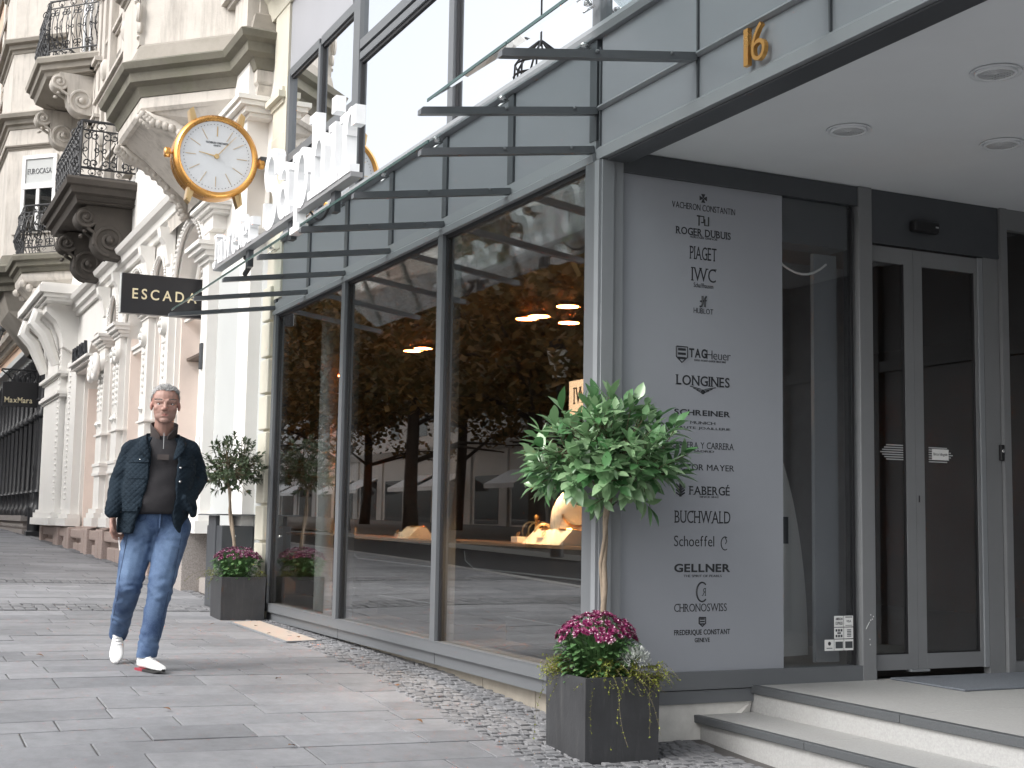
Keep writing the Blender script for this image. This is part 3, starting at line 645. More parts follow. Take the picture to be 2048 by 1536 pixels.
# capital height .50, lower case x-height .33 ; stem half width .035
ZB=3.372; KZ=1.12
def S_(w,h,t): return [cv(w*.5,h*.755,w*.36,h*.225,25,270,t*.45,t),cv(w*.5,h*.27,w*.38,h*.25,90,-155,t*.45,t),('b',w*.80,w*.93,h*.66,h*.93),('b',w*.05,w*.18,h*.06,h*.36)]
serif_letter('S',S_(.36,.50,.045),-9.50,ZB)
serif_letter('a',[('b',.215,.285,.03,.27),('b',.215,.33,.0,.05),cv(.15,.26,.10,.07,10,175,.02,.035),cv(.14,.115,.095,.098,0,360,.02,.034)],-9.12,ZB)
serif_letter('p',[('b',.07,.145,-.12,.345),('b',.02,.145,.305,.345),('b',.0,.215,-.14,-.10),cv(.23,.17,.115,.165,0,360,.02,.036)],-8.77,ZB)
serif_letter('h',[('b',.06,.135,.0,.50),('b',.0,.135,.455,.50),('b',.0,.195,.0,.045),('b',.275,.35,.0,.25),('b',.215,.41,.0,.045),cv(.22,.235,.095,.10,0,180,.02,.035)],-8.38,ZB)
serif_letter('i',[('b',.06,.135,.0,.345),('b',.0,.135,.305,.345),('b',.0,.195,.0,.045),('b',.055,.14,.405,.49)],-7.96,ZB)
serif_letter('r',[('b',.06,.135,.0,.345),('b',.0,.135,.305,.345),('b',.0,.205,.0,.045),('b',.225,.30,.245,.345),cv(.20,.215,.08,.12,60,180,.02,.03,8)],-7.74,ZB)
k=.46
def sc(st): return [(s[0],)+tuple(v*k for v in s[1:]) if s[0]=='b' else ('c',[(a*k,b*k,c*k*1.1) for a,b,c in s[1]]) for s in st]
serif_letter('J',sc([('b',.12,.20,.1,.50),('b',.04,.28,.455,.50),cv(.08,.08,.08,.09,0,-170,.025,.04,8)]),-11.05,ZB)
serif_letter('u',sc([('b',.05,.125,.08,.35),('b',.0,.125,.31,.35),('b',.26,.335,.0,.35),('b',.21,.335,.31,.35),('b',.26,.38,.0,.04),cv(.155,.10,.07,.085,180,360,.02,.035,8)]),-10.90,ZB)
serif_letter('w',sc([('c',[(.03,.34,.038),(.14,.0,.038)]),('c',[(.14,.0,.02),(.24,.33,.02)]),('c',[(.24,.33,.038),(.35,.0,.038)]),('c',[(.35,.0,.02),(.45,.34,.02)]),('b',-.02,.12,.31,.35),('b',.38,.5,.31,.35)]),-10.69,ZB)
for xx in(-10.43,-10.11):
    serif_letter('e',sc([('b',.06,.32,.165,.205),cv(.18,.17,.125,.16,10,320,.025,.042)]),xx,ZB)
serif_letter('l',sc([('b',.06,.135,.0,.54),('b',.0,.135,.495,.54),('b',.0,.195,.0,.045)]),-10.23,ZB)
serif_letter('i',sc([('b',.06,.135,.0,.345),('b',.0,.135,.305,.345),('b',.0,.195,.0,.045),('b',.055,.14,.41,.49)]),-10.20+.02,ZB) if 0 else serif_letter('i',sc([('b',.03,.095,.0,.345),('b',.0,.095,.305,.345),('b',.0,.13,.0,.045),('b',.025,.10,.41,.49)]),-10.165,ZB)
serif_letter('r',sc([('b',.06,.135,.0,.345),('b',.0,.135,.305,.345),('b',.0,.205,.0,.045),('b',.225,.31,.235,.345),cv(.20,.215,.08,.12,60,180,.02,.03,8)]),-9.92,ZB)
mb=MB(); mb.tube([(-8.55+.5*t,-.93,3.34-.10*math.sin(math.pi*t)) for t in[i/8 for i in range(9)]],.008,5); mb.build('cable',M['black'],sg); mb=MB(); mb.tube([(-10.3+.16*math.sin(math.pi*t),-.92,3.33-.13*t) for t in[i/8 for i in range(9)]],.02,6); mb.build('cable',M['black'],sg)

# ================================================================== house number
hn=thing('house_number','gold metal figures 16 mounted on the grey fascia over the entrance','house number',(-4.8,-.02,3.44))
for s,x,wd in(('1',-4.855,.034),('6',-4.765,.100)):
    mb=MB(); text(mb,s,(x,-.022,3.445),(1,0,0),ZU,wd,.172,.022,-.012); mb.build('figure',M['gold'],hn)

# ================================================================== watch-shaped clock
ck=thing('watch_clock','big gold wristwatch-shaped clock with silver dial hanging over the pavement','clock',(-12.87,-.615,4.79))
CC=Vector((-12.87,-.615,4.79)); ca=R_(4)
def ck_f(a,b,c): # a right (+y), b up, c towards viewer (+x)
    return (CC.x+c*math.cos(ca)+a*math.sin(ca)*0, CC.y+a, CC.z+b)
def ckl(mb,prof,seg=48): return mb.lathe(prof,(0,0,0),seg,lambda x,y,z:ck_f(x,y,z))
mb=MB(); ckl(mb,[(.0,-.20),(.36,-.20),(.385,-.185),(.405,-.15),(.398,-.12),(.408,-.11),(.412,-.06),(.405,-.03),(.412,-.02),(.412,.02),(.405,.03),(.415,.05),(.41,.075),(.385,.098),(.372,.098),(.355,.085),(.352,.068)])
mb.build('case',M['gold'],ck,True,auto=40)
for sy in(-1,1):
    for sz in(-1,1):
        mb=MB(); mb.prism([(.19,.34),(.255,.29),(.275,.44),(.235,.475)],lambda a,b,d:ck_f(sy*a,sz*b,d),-.055,.045); mb.prism([(.235,.30),(.252,.29),(.272,.435),(.255,.445)],lambda a,b,d:ck_f(sy*a,sz*b,d),.045,.06); mb.build('lug',M['gold_l'],ck)
for sy in(-1,1):
    mb=MB(); pr=[(.012,.0),(.012,.03),(.045,.03),(.05,.04),(.05,.075),(.04,.085),(.0,.088)]
    vs=mb.lathe(pr,(0,0,0),16,lambda x,y,z:ck_f(sy*(.405+z),x,y)); mb.build('crown',M['gold'],ck,True,auto=40)
mb=MB(); mb.add([ck_f(.351*math.cos(2*math.pi*k/64),.351*math.sin(2*math.pi*k/64),.0715) for k in range(64)],[list(range(64))]); dial=mb.build('dial',M['dial'],ck)
for k in range(12):
    mb=MB(); a=R_(90-30*k); r0,r1=(.185,.30) if k%3 else (.20,.30); c,s=math.cos(a),math.sin(a)
    mb.obox(ck_f(c*(r0+r1)/2,s*(r0+r1)/2,.0745),((0,c,s),(0,-s,c),(1,0,0)),((r1-r0)/2,.0024 if k else .005,.0015)); mb.build('hour_marker',M['gold_l'],dial)
mb=MB()
for k in range(60):
    a=R_(90-6*k); c,s=math.cos(a),math.sin(a); mb.obox(ck_f(c*.318,s*.318,.0742),((0,c,s),(0,-s,c),(1,0,0)),(.0035,.0035,.001))
mb.build('minute_dot',M['ink'],dial)
mb=MB(); text(mb,'VACHERON CONSTANTIN',ck_f(0,.135,.0735),(0,1,0),ZU,.22,.021,.0015,.02); text(mb,'GENEVE',ck_f(0,.108,.0735),(0,1,0),ZU,.07,.013,.0015,.02); mb.build('dial_lettering',M['ink'],dial)
mb=MB()
for ang,ln,wd in((50,.285,.0052),(171,.175,.007)):
    mb=MB(); a=R_(ang);c,s=math.cos(a),math.sin(a)
    p=[(-.02,-wd),(ln,-wd*.35),(ln,wd*.35),(-.02,wd)]
    mb.prism(p,lambda u,v,d:ck_f(u*c-v*s,u*s+v*c,d),.080,.085); mb.build('hand',M['gold_l'],ck)
mb=MB(); mb.lathe([(0,.095),(.022,.095),(.026,.088),(.026,.08)],(0,0,0),16,lambda x,y,z:ck_f(x,y,z)); mb.build('hand_boss',M['gold_l'],ck)
mb=MB(); mb.box(-12.95,-12.83,-.17,-.02,4.80,4.86); mb.build('bracket',M['frame_d'],ck)

# ================================================================== hanging shop signs
es=thing('hanging_sign','black hanging sign with pale gold capitals beside the large clock','sign',(-15.7,-.5,3.85))
mb=MB(); mb.bbox(-15.76,-15.66,-.995,-.03,3.615,4.075,.004); pn=mb.build('sign_panel',M['signblack'],es)
MB().box(-15.755,-15.665,-1.003,-.997,3.618,4.072).build('sign_edge',M['whiteg'],es)
mb=MB(); text(mb,'ESCADA',(-15.659,-.505,3.845),(0,1,0),ZU,.735,.122,.006,.010,False,'c',.18); mb.build('sign_lettering',M['pale_letter'],pn)
mb=MB(); mb.box(-15.72,-15.70,-.03,.02,3.7,3.74); mb.box(-15.72,-15.70,-.03,.02,3.98,4.02); mb.build('bracket',M['iron'],es)
# cast iron post with ornamental bracket, and the sign it carries
px,py=-32.0,-.06; pz=gz(px,py)
po=thing('iron_post','dark cast iron post with fluted shaft beside the white column','post',(px,py,pz))
mb=MB(); pr=[(.17,0),(.17,.09),(.14,.12),(.14,.55),(.16,.60),(.15,.66),(.10,.72),(.085,.8),(.10,.9),(.065,.98),(.09,1.1),(.07,1.2),(.09,1.28),(.06,1.4),(.09,1.5),(.07,1.62),(.06,2.0),(.055,2.6),(.09,2.64),(.11,2.72),(.07,2.80),(.075,3.0),(.10,3.06),(.06,3.1),(.065,3.6),(.09,3.66),(.09,3.75),(.06,3.8),(.05,4.1),(.075,4.16),(.0,4.3)]
mb.lathe(pr,(px,py,pz),14); mb.box(px-.17,px+.17,py-.17,py+.17,pz-.05,pz+.1); mb.build('post_shaft',M['iron'],po,True,auto=35)
def spiral(c,r0,r1,a0,a1,fn,n=22): return [fn(c[0]+(r0+(r1-r0)*i/n)*math.cos(R_(a0+(a1-a0)*i/n)),c[1]+(r0+(r1-r0)*i/n)*math.sin(R_(a0+(a1-a0)*i/n))) for i in range(n+1)]
mb=MB(); f=lambda a,b:(px,py-a,b); z0=pz+3.72
mb.tube([f(0,z0),f(.85,z0)],.02,6); mb.tube(spiral((.38,z0-.22),.26,.05,170,-420,f),.017,5); mb.tube(spiral((.22,z0-.2),.17,.03,0,500,f),.014,5)
mb.tube([f(.05,z0-.5),f(.2,z0-.47),f(.5,z0-.36),f(.72,z0-.12),f(.86,z0-.02)],.017,5); mb.tube(spiral((.62,z0-.12),.09,.02,90,-300,f),.012,5); mb.tube([f(.08,z0-.02),f(.08,z0-.5)],.02,5); mb.build('scroll_bracket',M['iron'],po)
ms=thing('hanging_sign','square black sign with small cream lettering hanging from the iron post','sign',(px,-.6,3.7))
mb=MB(); mb.bbox(px-.04,px+.04,-.87,-.12,3.70,4.255,.006); pn=mb.build('sign_panel',M['signblack'],ms)
mb=MB(); text(mb,'MaxMara',(px+.041,-.53,3.85),(0,1,0),ZU,.60,.125,.006,.012,True); mb.build('sign_lettering',M['pale_letter'],pn)
mb=MB(); mb.tube([(px,-.30,4.25),(px,-.30,z0-.3)],.008,5); mb.tube([(px,-.75,4.25),(px,-.75,z0-.02)],.008,5); mb.build('hanger',M['iron'],ms)
# ================================================================== entrance steps, mat
st=thing('entrance_steps','pale granite steps with dark nosings leading up to the shop entrance','steps',(-4.5,.9,.1))
mb=MB(); mb.box(XC-.02,1.5,.985,3.6,-.2,.386); mb.box(XC+.03,1.5,.628,.99,-.2,.244); mb.build('riser',M['granite_step'],st)
mb=MB()
for a,b in((XC-.02,-5.05),(-5.045,-3.9),(-3.895,-2.5),(-2.495,1.5)): mb.bbox(a,b,1.012,3.6,.387,.427,.003)
for a,b in((XC-.01,-5.3),(-5.295,-4.1),(-4.095,-2.8),(-2.795,1.5)): mb.bbox(a,b,.637,.984,.245,.281,.003)
mb.build('tread',M['granite_step'],st)
mb=MB()
for a,b in((XC-.02,-5.05),(-5.046,-3.9),(-3.896,-2.5),(-2.496,1.5)): mb.bbox(a,b,.965,1.011,.385,.429,.004)
for a,b in((XC-.035,-5.3),(-5.296,-4.1),(-4.096,-2.8),(-2.796,1.5)): mb.bbox(a,b,.600,.636,.243,.283,.004)
mb.build('nosing',M['nosing'],st)
mb=MB(); mb.add([(XC+.0,.15,.34),(XC+.0,.985,.34),(XC-.25,.985,.34),(XC-.25,.15,.34),(XC+.06,.13,-.1),(XC+.12,.64,-.1),(XC-.25,.985,-.1),(XC-.25,.13,-.1),(XC+.0,.96,.24),(XC+.1,.63,.10)],[(0,1,2,3),(0,4,5,9,8,1),(0,3,7,4),(1,8,2)]); mb.build('rough_stone_base',M['rough_plinth'],st)
mt=MB().bbox(-6.21,-5.62,1.93,3.2,.4285,.440,.004).build('door_mat',M['mat']); tag(mt,'blue grey door mat lying on the landing before the sliding doors','door mat')

# ================================================================== pavement hatch, waste bin, notices
def gq(pts,dz,th):
    t=[(x,y,gz(x,y)+dz) for x,y in pts]; return t+[(x,y,z-th) for x,y,z in t]
mb=MB(); mb.add(gq([(-12.35,-.42),(-10.5,-.42),(-10.6,-.12),(-12.45,-.12)],.012,.03),[(0,1,2,3),(7,6,5,4),(0,4,5,1),(1,5,6,2),(2,6,7,3),(3,7,4,0)]); ht=thing('pavement_hatch','pale metal hatch plate set in the pavement beside the far planter','hatch',(-11.4,-.3,.34)); mb.build('plate',M['plate'],ht)
mb=MB()
for a,b in(((-12.36,-.43),(-10.49,-.43)),((-10.49,-.43),(-10.59,-.11))): mb.bar((*a,gz(*a)+.012),(*b,gz(*b)+.012),.014,.012)
mb.build('rim',M['frame_l'],ht)
bn=thing('waste_bin','dark grey metal waste bin standing behind the far potted tree','waste bin',(-13.55,-.17,.36))
mb=MB(); zb=.36; mb.bbox(-13.82,-13.2,-.33,-.01,zb+.05,zb+.86,.008); mb.bbox(-13.8,-13.22,-.31,-.03,zb,zb+.05,.004); mb.build('bin_body',M['frame_d'],bn)
mb=MB(); mb.bbox(-13.70,-13.40,-.345,-.30,zb+.30,zb+.96,.006); mb.build('front_panel',M['frame_d'],bn)
mb=MB(); mb.box(-13.95,-13.12,-.40,.0,zb+.962,zb+.975); mb.build('lid',M['frame'],bn)
mb=MB(); mb.lathe([(0,.008),(.016,.008),(.016,0)],(0,0,0),12,lambda x,y,z:(-13.199+z,-.20+x,zb+.76+y)); mb.build('lock',M['chrome'],bn,True)
for x,y,z,w_,h_,lab in((-15.35,-.125,1.92,.20,.30,'small paper notice taped to the white pilaster left of the waste bin'),(-13.5,-.125,1.88,.28,.22,'upper white paper notice on the pale pilaster above the waste bin'),(-13.5,-.125,1.60,.24,.20,'lower white paper notice on the pale pilaster above the waste bin')):
    nb=MB().box(x-w_/2,x+w_/2,y-.004,y,z,z+h_).build('paper_notice',M['paper']); tag(nb,lab,'notice','paper notices on the pilasters')
pq=MB().bbox(-15.36,-15.27,-.15,-.12,2.98,3.28,.006).build('wall_plaque',M['frame_d']); tag(pq,'small dark plaque high on the white pilaster under the black sign','plaque')

# ================================================================== planters and plants
def taper_box(mb,cx,cy,z,s,h,t=.02,top=.0):
    a=s/2; b=a-.004
    o=[(cx+sx*b,cy+sy*b,z) for sx,sy in((-1,-1),(1,-1),(1,1),(-1,1))]+[(cx+sx*a,cy+sy*a,z+h) for sx,sy in((-1,-1),(1,-1),(1,1),(-1,1))]
    i=[(cx+sx*(a-t),cy+sy*(a-t),z+h) for sx,sy in((-1,-1),(1,-1),(1,1),(-1,1))]+[(cx+sx*(a-t),cy+sy*(a-t),z+h-.05) for sx,sy in((-1,-1),(1,-1),(1,1),(-1,1))]
    n=[(3,2,1,0)]+[(k,(k+1)%4,4+(k+1)%4,4+k) for k in range(4)]+[(4+k,4+(k+1)%4,8+(k+1)%4,8+k) for k in range(4)]+[(8+k,8+(k+1)%4,12+(k+1)%4,12+k) for k in range(4)]
    mb.add(o+i,n)
def add_leaf(mb,p,d,n,L,W,curl=.15,fold=.25,seg=4):
    d=Vector(d).normalized(); n=Vector(n); s=d.cross(n); 
    if s.length<1e-4: s=d.orthogonal()
    s.normalize(); n=s.cross(d).normalized(); vs=[];prof=[.12,.75,1,.7,.0]
    for i in range(seg+1):
        t=i/seg; wd=W/2*[.10,.72,1,.72,.03][i] if seg==4 else W/2*math.sin(math.pi*min(.97,t*.95+.04))
        c=Vector(p)+d*(L*t)-n*(curl*L*t*t)
        vs+=[c+s*wd+n*(fold*wd),c,c-s*wd+n*(fold*wd)]
    fs=[]
    for i in range(seg):
        k=3*i; fs+=[(k,k+1,k+4,k+3),(k+1,k+2,k+5,k+4)]
    mb.add(vs,fs)
def rdir(rn):
    while 1:
        v=Vector((rn.uniform(-1,1),rn.uniform(-1,1),rn.uniform(-1,1)))
        if .05<v.length<1: return v.normalized()
def potted_tree(cx,cy,zg,tz0,ctr,rad,ntw,L,W,leafm,nleaf,seed,lean,labels,petal,fl_rad,fl_h,fl_c,nfl):
    rn=random.Random(seed)
    pl=thing('planter',labels[0],'planter',(cx,cy,zg),'square slate planters by the shop'); mb=MB(); taper_box(mb,cx,cy,zg,.42,.418); mb.build('box',M['planter'],pl)
    mb=MB(); mb.box(cx-.188,cx+.188,cy-.188,cy+.188,zg+.36,zg+.385); mb.build('soil',M['soil'],pl)
    zt=zg+.385
    tr=thing('laurel_tree',labels[1],'potted tree',(cx,cy,zt),'clipped standard trees in the planters')
    C=Vector(ctr); base=Vector((cx,cy,zt)); fork=Vector((C.x+lean[0],C.y+lean[1],C.z-rad[2]*.62))
    mb=MB(); P=[base+(fork-base)*(i/8)+Vector((rn.uniform(-.006,.006),rn.uniform(-.006,.006),0)) for i in range(9)]
    mb.tube(P,[.017-.004*i/8 for i in range(9)],8); Q=[p+Vector((.018*math.cos(i*.9),.018*math.sin(i*.9),0)) for i,p in enumerate(P)]; mb.tube(Q,.010,7); mb.build('trunk',M['stem'],tr,True)
    tw=MB(); lf=MB(); mains=[]
    for k in range(11):
        a=2*math.pi*k/11+rn.uniform(-.2,.2); e=rn.uniform(.15,1.2)
        q=C+Vector((rad[0]*.55*math.cos(a)*math.cos(e),rad[1]*.55*math.sin(a)*math.cos(e),rad[2]*(.75*math.sin(e)-.25)))
        mid=fork.lerp(q,.5)+Vector((0,0,-.02)); tw.tube([fork,mid,q],[.007,.005,.0035],5); mains.append((fork,mid,q))
    lump=[(rdir(rn),rn.uniform(.75,1.15)) for _ in range(16)]
    for k in range(ntw):
        d=rdir(rn)
        if d.z<-.55: d.z*=.4; d.normalize()
        rr=rn.random()**.33; sc=1.
        for ld,lv in lump:
            q=d.dot(ld)
            if q>.75: sc=sc*(1-(q-.75)*2)+lv*(q-.75)*2
        tip=C+Vector((d.x*rad[0],d.y*rad[1],d.z*rad[2]))*rr*sc
        mn=min(mains,key=lambda m:(m[2]-tip).length); st_=mn[1].lerp(mn[2],rn.uniform(.2,1))
        mid=st_.lerp(tip,.55)+Vector((0,0,-.015)); tw.tube([st_,mid,tip],[.0032,.0025,.0018],4)
        gd=(tip-mid).normalized()*.6+d*.5+Vector((0,0,.45)); gd.normalize()
        for j in range(nleaf):
            a=2.4*j+rn.uniform(-.4,.4); s1=gd.orthogonal().normalized(); s2=gd.cross(s1); op=rn.uniform(.55,1.25) if j>1 else rn.uniform(.1,.45)
            ld=gd*math.cos(op)+(s1*math.cos(a)+s2*math.sin(a))*math.sin(op)+Vector((0,0,-.18))
            l=L*rn.uniform(.48,1.22); p=tip-gd*(.012*j*L/.1)
            add_leaf(lf,p,ld,gd+Vector((0,0,.6)),l,W*l/L*rn.uniform(.85,1.1),rn.uniform(.05,.3),rn.uniform(.15,.4))
    tw.build('branches',M['twig'],tr); lf.build('crown',leafm,tr,True)
    # chrysanthemum cushion
    cm=thing('chrysanthemum',labels[2],'flowers',(cx,cy,zt),'purple chrysanthemums in the planters')
    fc=Vector(fl_c); fb=MB(); ft=MB(); fg=MB()
    for k in range(nfl):
        d=rdir(rn); d.z=abs(d.z)*.9+.12; d.normalize(); c=fc+Vector((d.x*fl_rad,d.y*fl_rad,d.z*fl_h))*rn.uniform(.90,1.04)
        n=(d+Vector((0,0,.35))+Vector((rn.uniform(-.3,.3),rn.uniform(-.3,.3),0))).normalized(); s1=n.orthogonal().normalized(); s2=n.cross(s1); r=rn.uniform(.016,.025)
        for ring,(cnt,up,rr) in enumerate(((9,.25,1.),(7,.8,.8),(4,1.6,.5))):
            for j in range(cnt):
                a=2*math.pi*j/cnt+ring*.3; ld=(s1*math.cos(a)+s2*math.sin(a))+n*up; add_leaf(fb if (rn.random()<.86 or ring==2) else ft,c,ld,n,r*rr,r*.42,-.1,.3,3)
        fg.tube([c,c-n*.03,Vector((fc.x+(c.x-fc.x)*.5,fc.y+(c.y-fc.y)*.5,zt))],.0016,3)
    for k in range(900):
        d=rdir(rn); d.z=abs(d.z); t=rn.random(); c=Vector((fc.x+d.x*fl_rad*(.72+.26*t),fc.y+d.y*fl_rad*(.72+.26*t),zt+(fc.z+fl_h*.55*d.z-zt)*t))
        add_leaf(fg,c,d+Vector((0,0,rn.uniform(-.5,.5))),d+Vector((0,0,.8)),rn.uniform(.03,.055),.030,.25,.2,3)
    fb.build('blossoms',petal,cm,True); ft.build('petal_tips',M['petal_w'],cm,True); fg.build('foliage',M['leaf_mum'],cm,True)
    return rn,zt
rn,zt=potted_tree(-6.03,-.09,.134,.52,(-6.03,-.075,1.65),(.435,.435,.325),240,.102,.047,M['leaf'],7,11,(.0,.0),
  ['square dark slate planter at the shop corner below the bright green tree','full bright green laurel standard in the planter at the shop corner','bright purple chrysanthemum cushion at the foot of the bright green tree'],M['petal'],.205,.15,(-6.03,-.115,.70),230)
rn2,zt2=potted_tree(-12.73,-.265,.332,.72,(-12.78,-.33,1.79),(.31,.31,.33),250,.054,.025,M['leaf_far'],7,23,(-.03,-.04),
  ['square dark slate planter beside the waste bin at the far end of the window','sparser dark olive standard tree in the planter beside the waste bin','dull purple chrysanthemum cushion in the planter beside the waste bin'],M['petal_d'],.22,.12,(-12.7,-.29,.90),170)
def heath(cx,cy,cz,r,seed,lab):
    t=thing('heather',lab,'heather',(cx,cy,cz-.05),'silver heathers in the planters'); q=random.Random(seed); mb=MB()
    for k in range(260):
        d=rdir(q); d.z=abs(d.z); p=Vector((cx,cy,cz-.05)); e=p+Vector((d.x*r,d.y*r,d.z*r*1.1)); 
        for j in range(3): add_leaf(mb,p.lerp(e,.6+.15*j),d+rdir(q)*.6,(0,0,1),.02,.007,0,.1,2)
    mb.build('sprigs',M['heath'],t)
heath(-5.85,-.01,.66,.085,1,'white silvery heather in the near planter behind the purple flowers')
heath(-12.62,-.16,.80,.09,2,'whitish heather in the far planter on the window side')
heath(-12.90,-.42,.78,.07,4,'small silvery heather in the far planter on the street side')
def trail(name,lab,roots,seed,L,cnt,dirs,m=None,leafs=.011):
    t=thing(name,lab,'trailing plant',(roots[0][0],roots[0][1],roots[0][2]-.04),'trailing plants in the planters'); q=random.Random(seed); mb=MB(); sm=MB()
    for r in roots:
        for k in range(cnt):
            d=Vector(q.choice(dirs))+rdir(q)*.55; d.z=abs(d.z)*.5+.25; d.normalize(); p=Vector(r)+rdir(q)*.045; v=d*.019; pts=[p.copy()]; ln=int(L*(q.uniform(.25,.8) if q.random()<.95 else q.uniform(1.1,2.0)))
            for s in range(ln):
                v+=Vector((0,0,-.0030))+rdir(q)*.0035; v*=.95 ; p=p+v; pts.append(p.copy())
                for _ in range(2): add_leaf(mb,p,rdir(q),(0,0,1),leafs*q.uniform(.7,1.3),leafs*.8,0,.1,2)
            sm.tube(pts,.0009,3)
    mb.build('leaves',m or M['leaf_yel'],t); sm.build('runners',M['twig'],t)
trail('trailing_plant','yellow green trailing plant spilling over the right corner of the near planter',[(-5.87,-.02,.57),(-5.90,-.14,.575),(-5.85,.08,.56)],5,11,60,[(1,.2,0),(.5,.5,0),(.3,-.6,0),(1,-.4,0)])
trail('trailing_plant','yellow green trailing plant spilling over the left corner of the near planter',[(-6.17,-.24,.57),(-6.10,-.26,.57)],6,9,60,[(-.6,-.5,0),(-.2,-.8,0),(-1,-.1,0)])
trail('trailing_plant','olive trailing plant at the window side of the far planter',[(-12.60,-.12,.76)],8,9,40,[(.6,.5,0),(.8,-.2,0)])
trail('trailing_plant','olive trailing plant at the wall side of the far planter',[(-12.88,-.44,.76)],9,8,36,[(-.6,-.5,0),(-.2,-.8,0)],None)
# ================================================================== palace-like stone building left of the shop
pal=thing('stone_palace','ornate pale stone building with arcade, bay windows and iron balconies left of the shop','building',(-22,0,.6))
def strip_arch(mb,x0,x1,zs,zt,y0,y1,rz=None,n=14,jamb=None):
    """wall over an arched opening between x0 and x1 (front y0, back y1); soffit and jambs included"""
    c=(x0+x1)/2; r=(x1-x0)/2; rz=rz or r; pts=[(c-r*math.cos(math.pi*i/n),zs+rz*math.sin(math.pi*i/n)) for i in range(n+1)]
    vs=[];fs=[]
    for y in(y0,y1):
        for x,z in pts: vs+=[(x,y,z),(x,y,zt)]
    m=2*(n+1)
    for i in range(n):
        k=2*i; fs+=[(k,k+2,k+3,k+1),(m+k,m+k+1,m+k+3,m+k+2),(k,m+k,m+k+2,k+2),(k+1,k+3,m+k+3,m+k+1)]
    mb.add(vs,fs)
    if jamb is not None: pass
def mould(mb,x0,x1,z,steps,y=0.,ret=True):   # stacked little cornice on a pier: steps=(out,height)
    for o,h in steps: mb.box(x0-(o*.7 if ret else 0),x1+(o*.7 if ret else 0),y-o,y+.02,z,z+h-.001); z+=h
    return z
OPEN=[(-17.45,-15.75,4.05,'w'),(-18.85,-18.0,4.35,'n'),(-21.15,-19.4,4.02,'w'),(-22.6,-21.75,4.35,'n'),(-25.45,-23.3,3.6,'d')]
ZC=5.10
wall=MB(); arch=MB(); rec=MB(); trim=MB(); den=MB()
xr=-15.45
edges=[]
for x0,x1,zs,kd in OPEN:
    wall.box(x1,xr,0,.5,gx(x1)-.3,ZC); edges.append((x1,xr)); rz=(x1-x0)/2
    if kd=='d': rz=.9
    strip_arch(wall,x0,x1,zs,ZC,0,.5,rz)
    c=(x0+x1)/2; r=(x1-x0)/2
    # archivolt ring with bead row
    if kd!='d':
        for ro,yo in((.10,-.05),(.04,-.08)):
            pts=[(c-(r+ro)*math.cos(math.pi*i/20),zs+(rz+ro)*math.sin(math.pi*i/20)) for i in range(21)]
            trim.tube([(a,yo*.6,b) for a,b in pts],.035 if ro>.05 else .022,6)
        for i in range(34):
            a=math.pi*(i+.5)/34; den.ball((c-(r+.065)*math.cos(a),-.075,zs+(rz+.065)*math.sin(a)),.022,6,4)
        for k in (-1,1):   # bead rows go on down the jamb
            for j in range(6): den.ball((c+k*(r+.065),-.05,zs-.08-j*.09),.022,6,4)
    # recess: pink wall inside with moulded inner arch
    rec.box(x0-.05,x1+.05,.42,.52,gx(x0)-.3,ZC)
    rec.box(x0-.002,x0+.05,.06,.45,1.1,zs); rec.box(x1-.05,x1+.002,.06,.45,1.1,zs)
    if kd=='w':
        strip_arch(trim,x0+.18,x1-.18,zs-.05,zs+.02+rz,.30,.42,rz-.2); trim.box(x0+.05,x0+.2,.30,.42,1.1,zs-.05); trim.box(x1-.2,x1-.05,.30,.42,1.1,zs-.05)
        pts=[(c-(r-.09)*math.cos(math.pi*i/20),zs+(rz-.09)*math.sin(math.pi*i/20)) for i in range(21)]; trim.tube([(a,.22,b) for a,b in pts],.03,6)
        mould(trim,x0+.02,x1-.02,zs-.25,[(.03,.06),(.06,.05)],.12,False)
    xr=x0
wall.box(-30.6,xr,0,.5,.3,ZC)
w_o=wall.build('arcade_wall',M['white'],pal)
rec.build('recess_wall',M['pink'],pal); trim.build('arch_moulding',M['white'],pal,True,auto=35); den.build('bead_ornament',M['white'],pal,True)
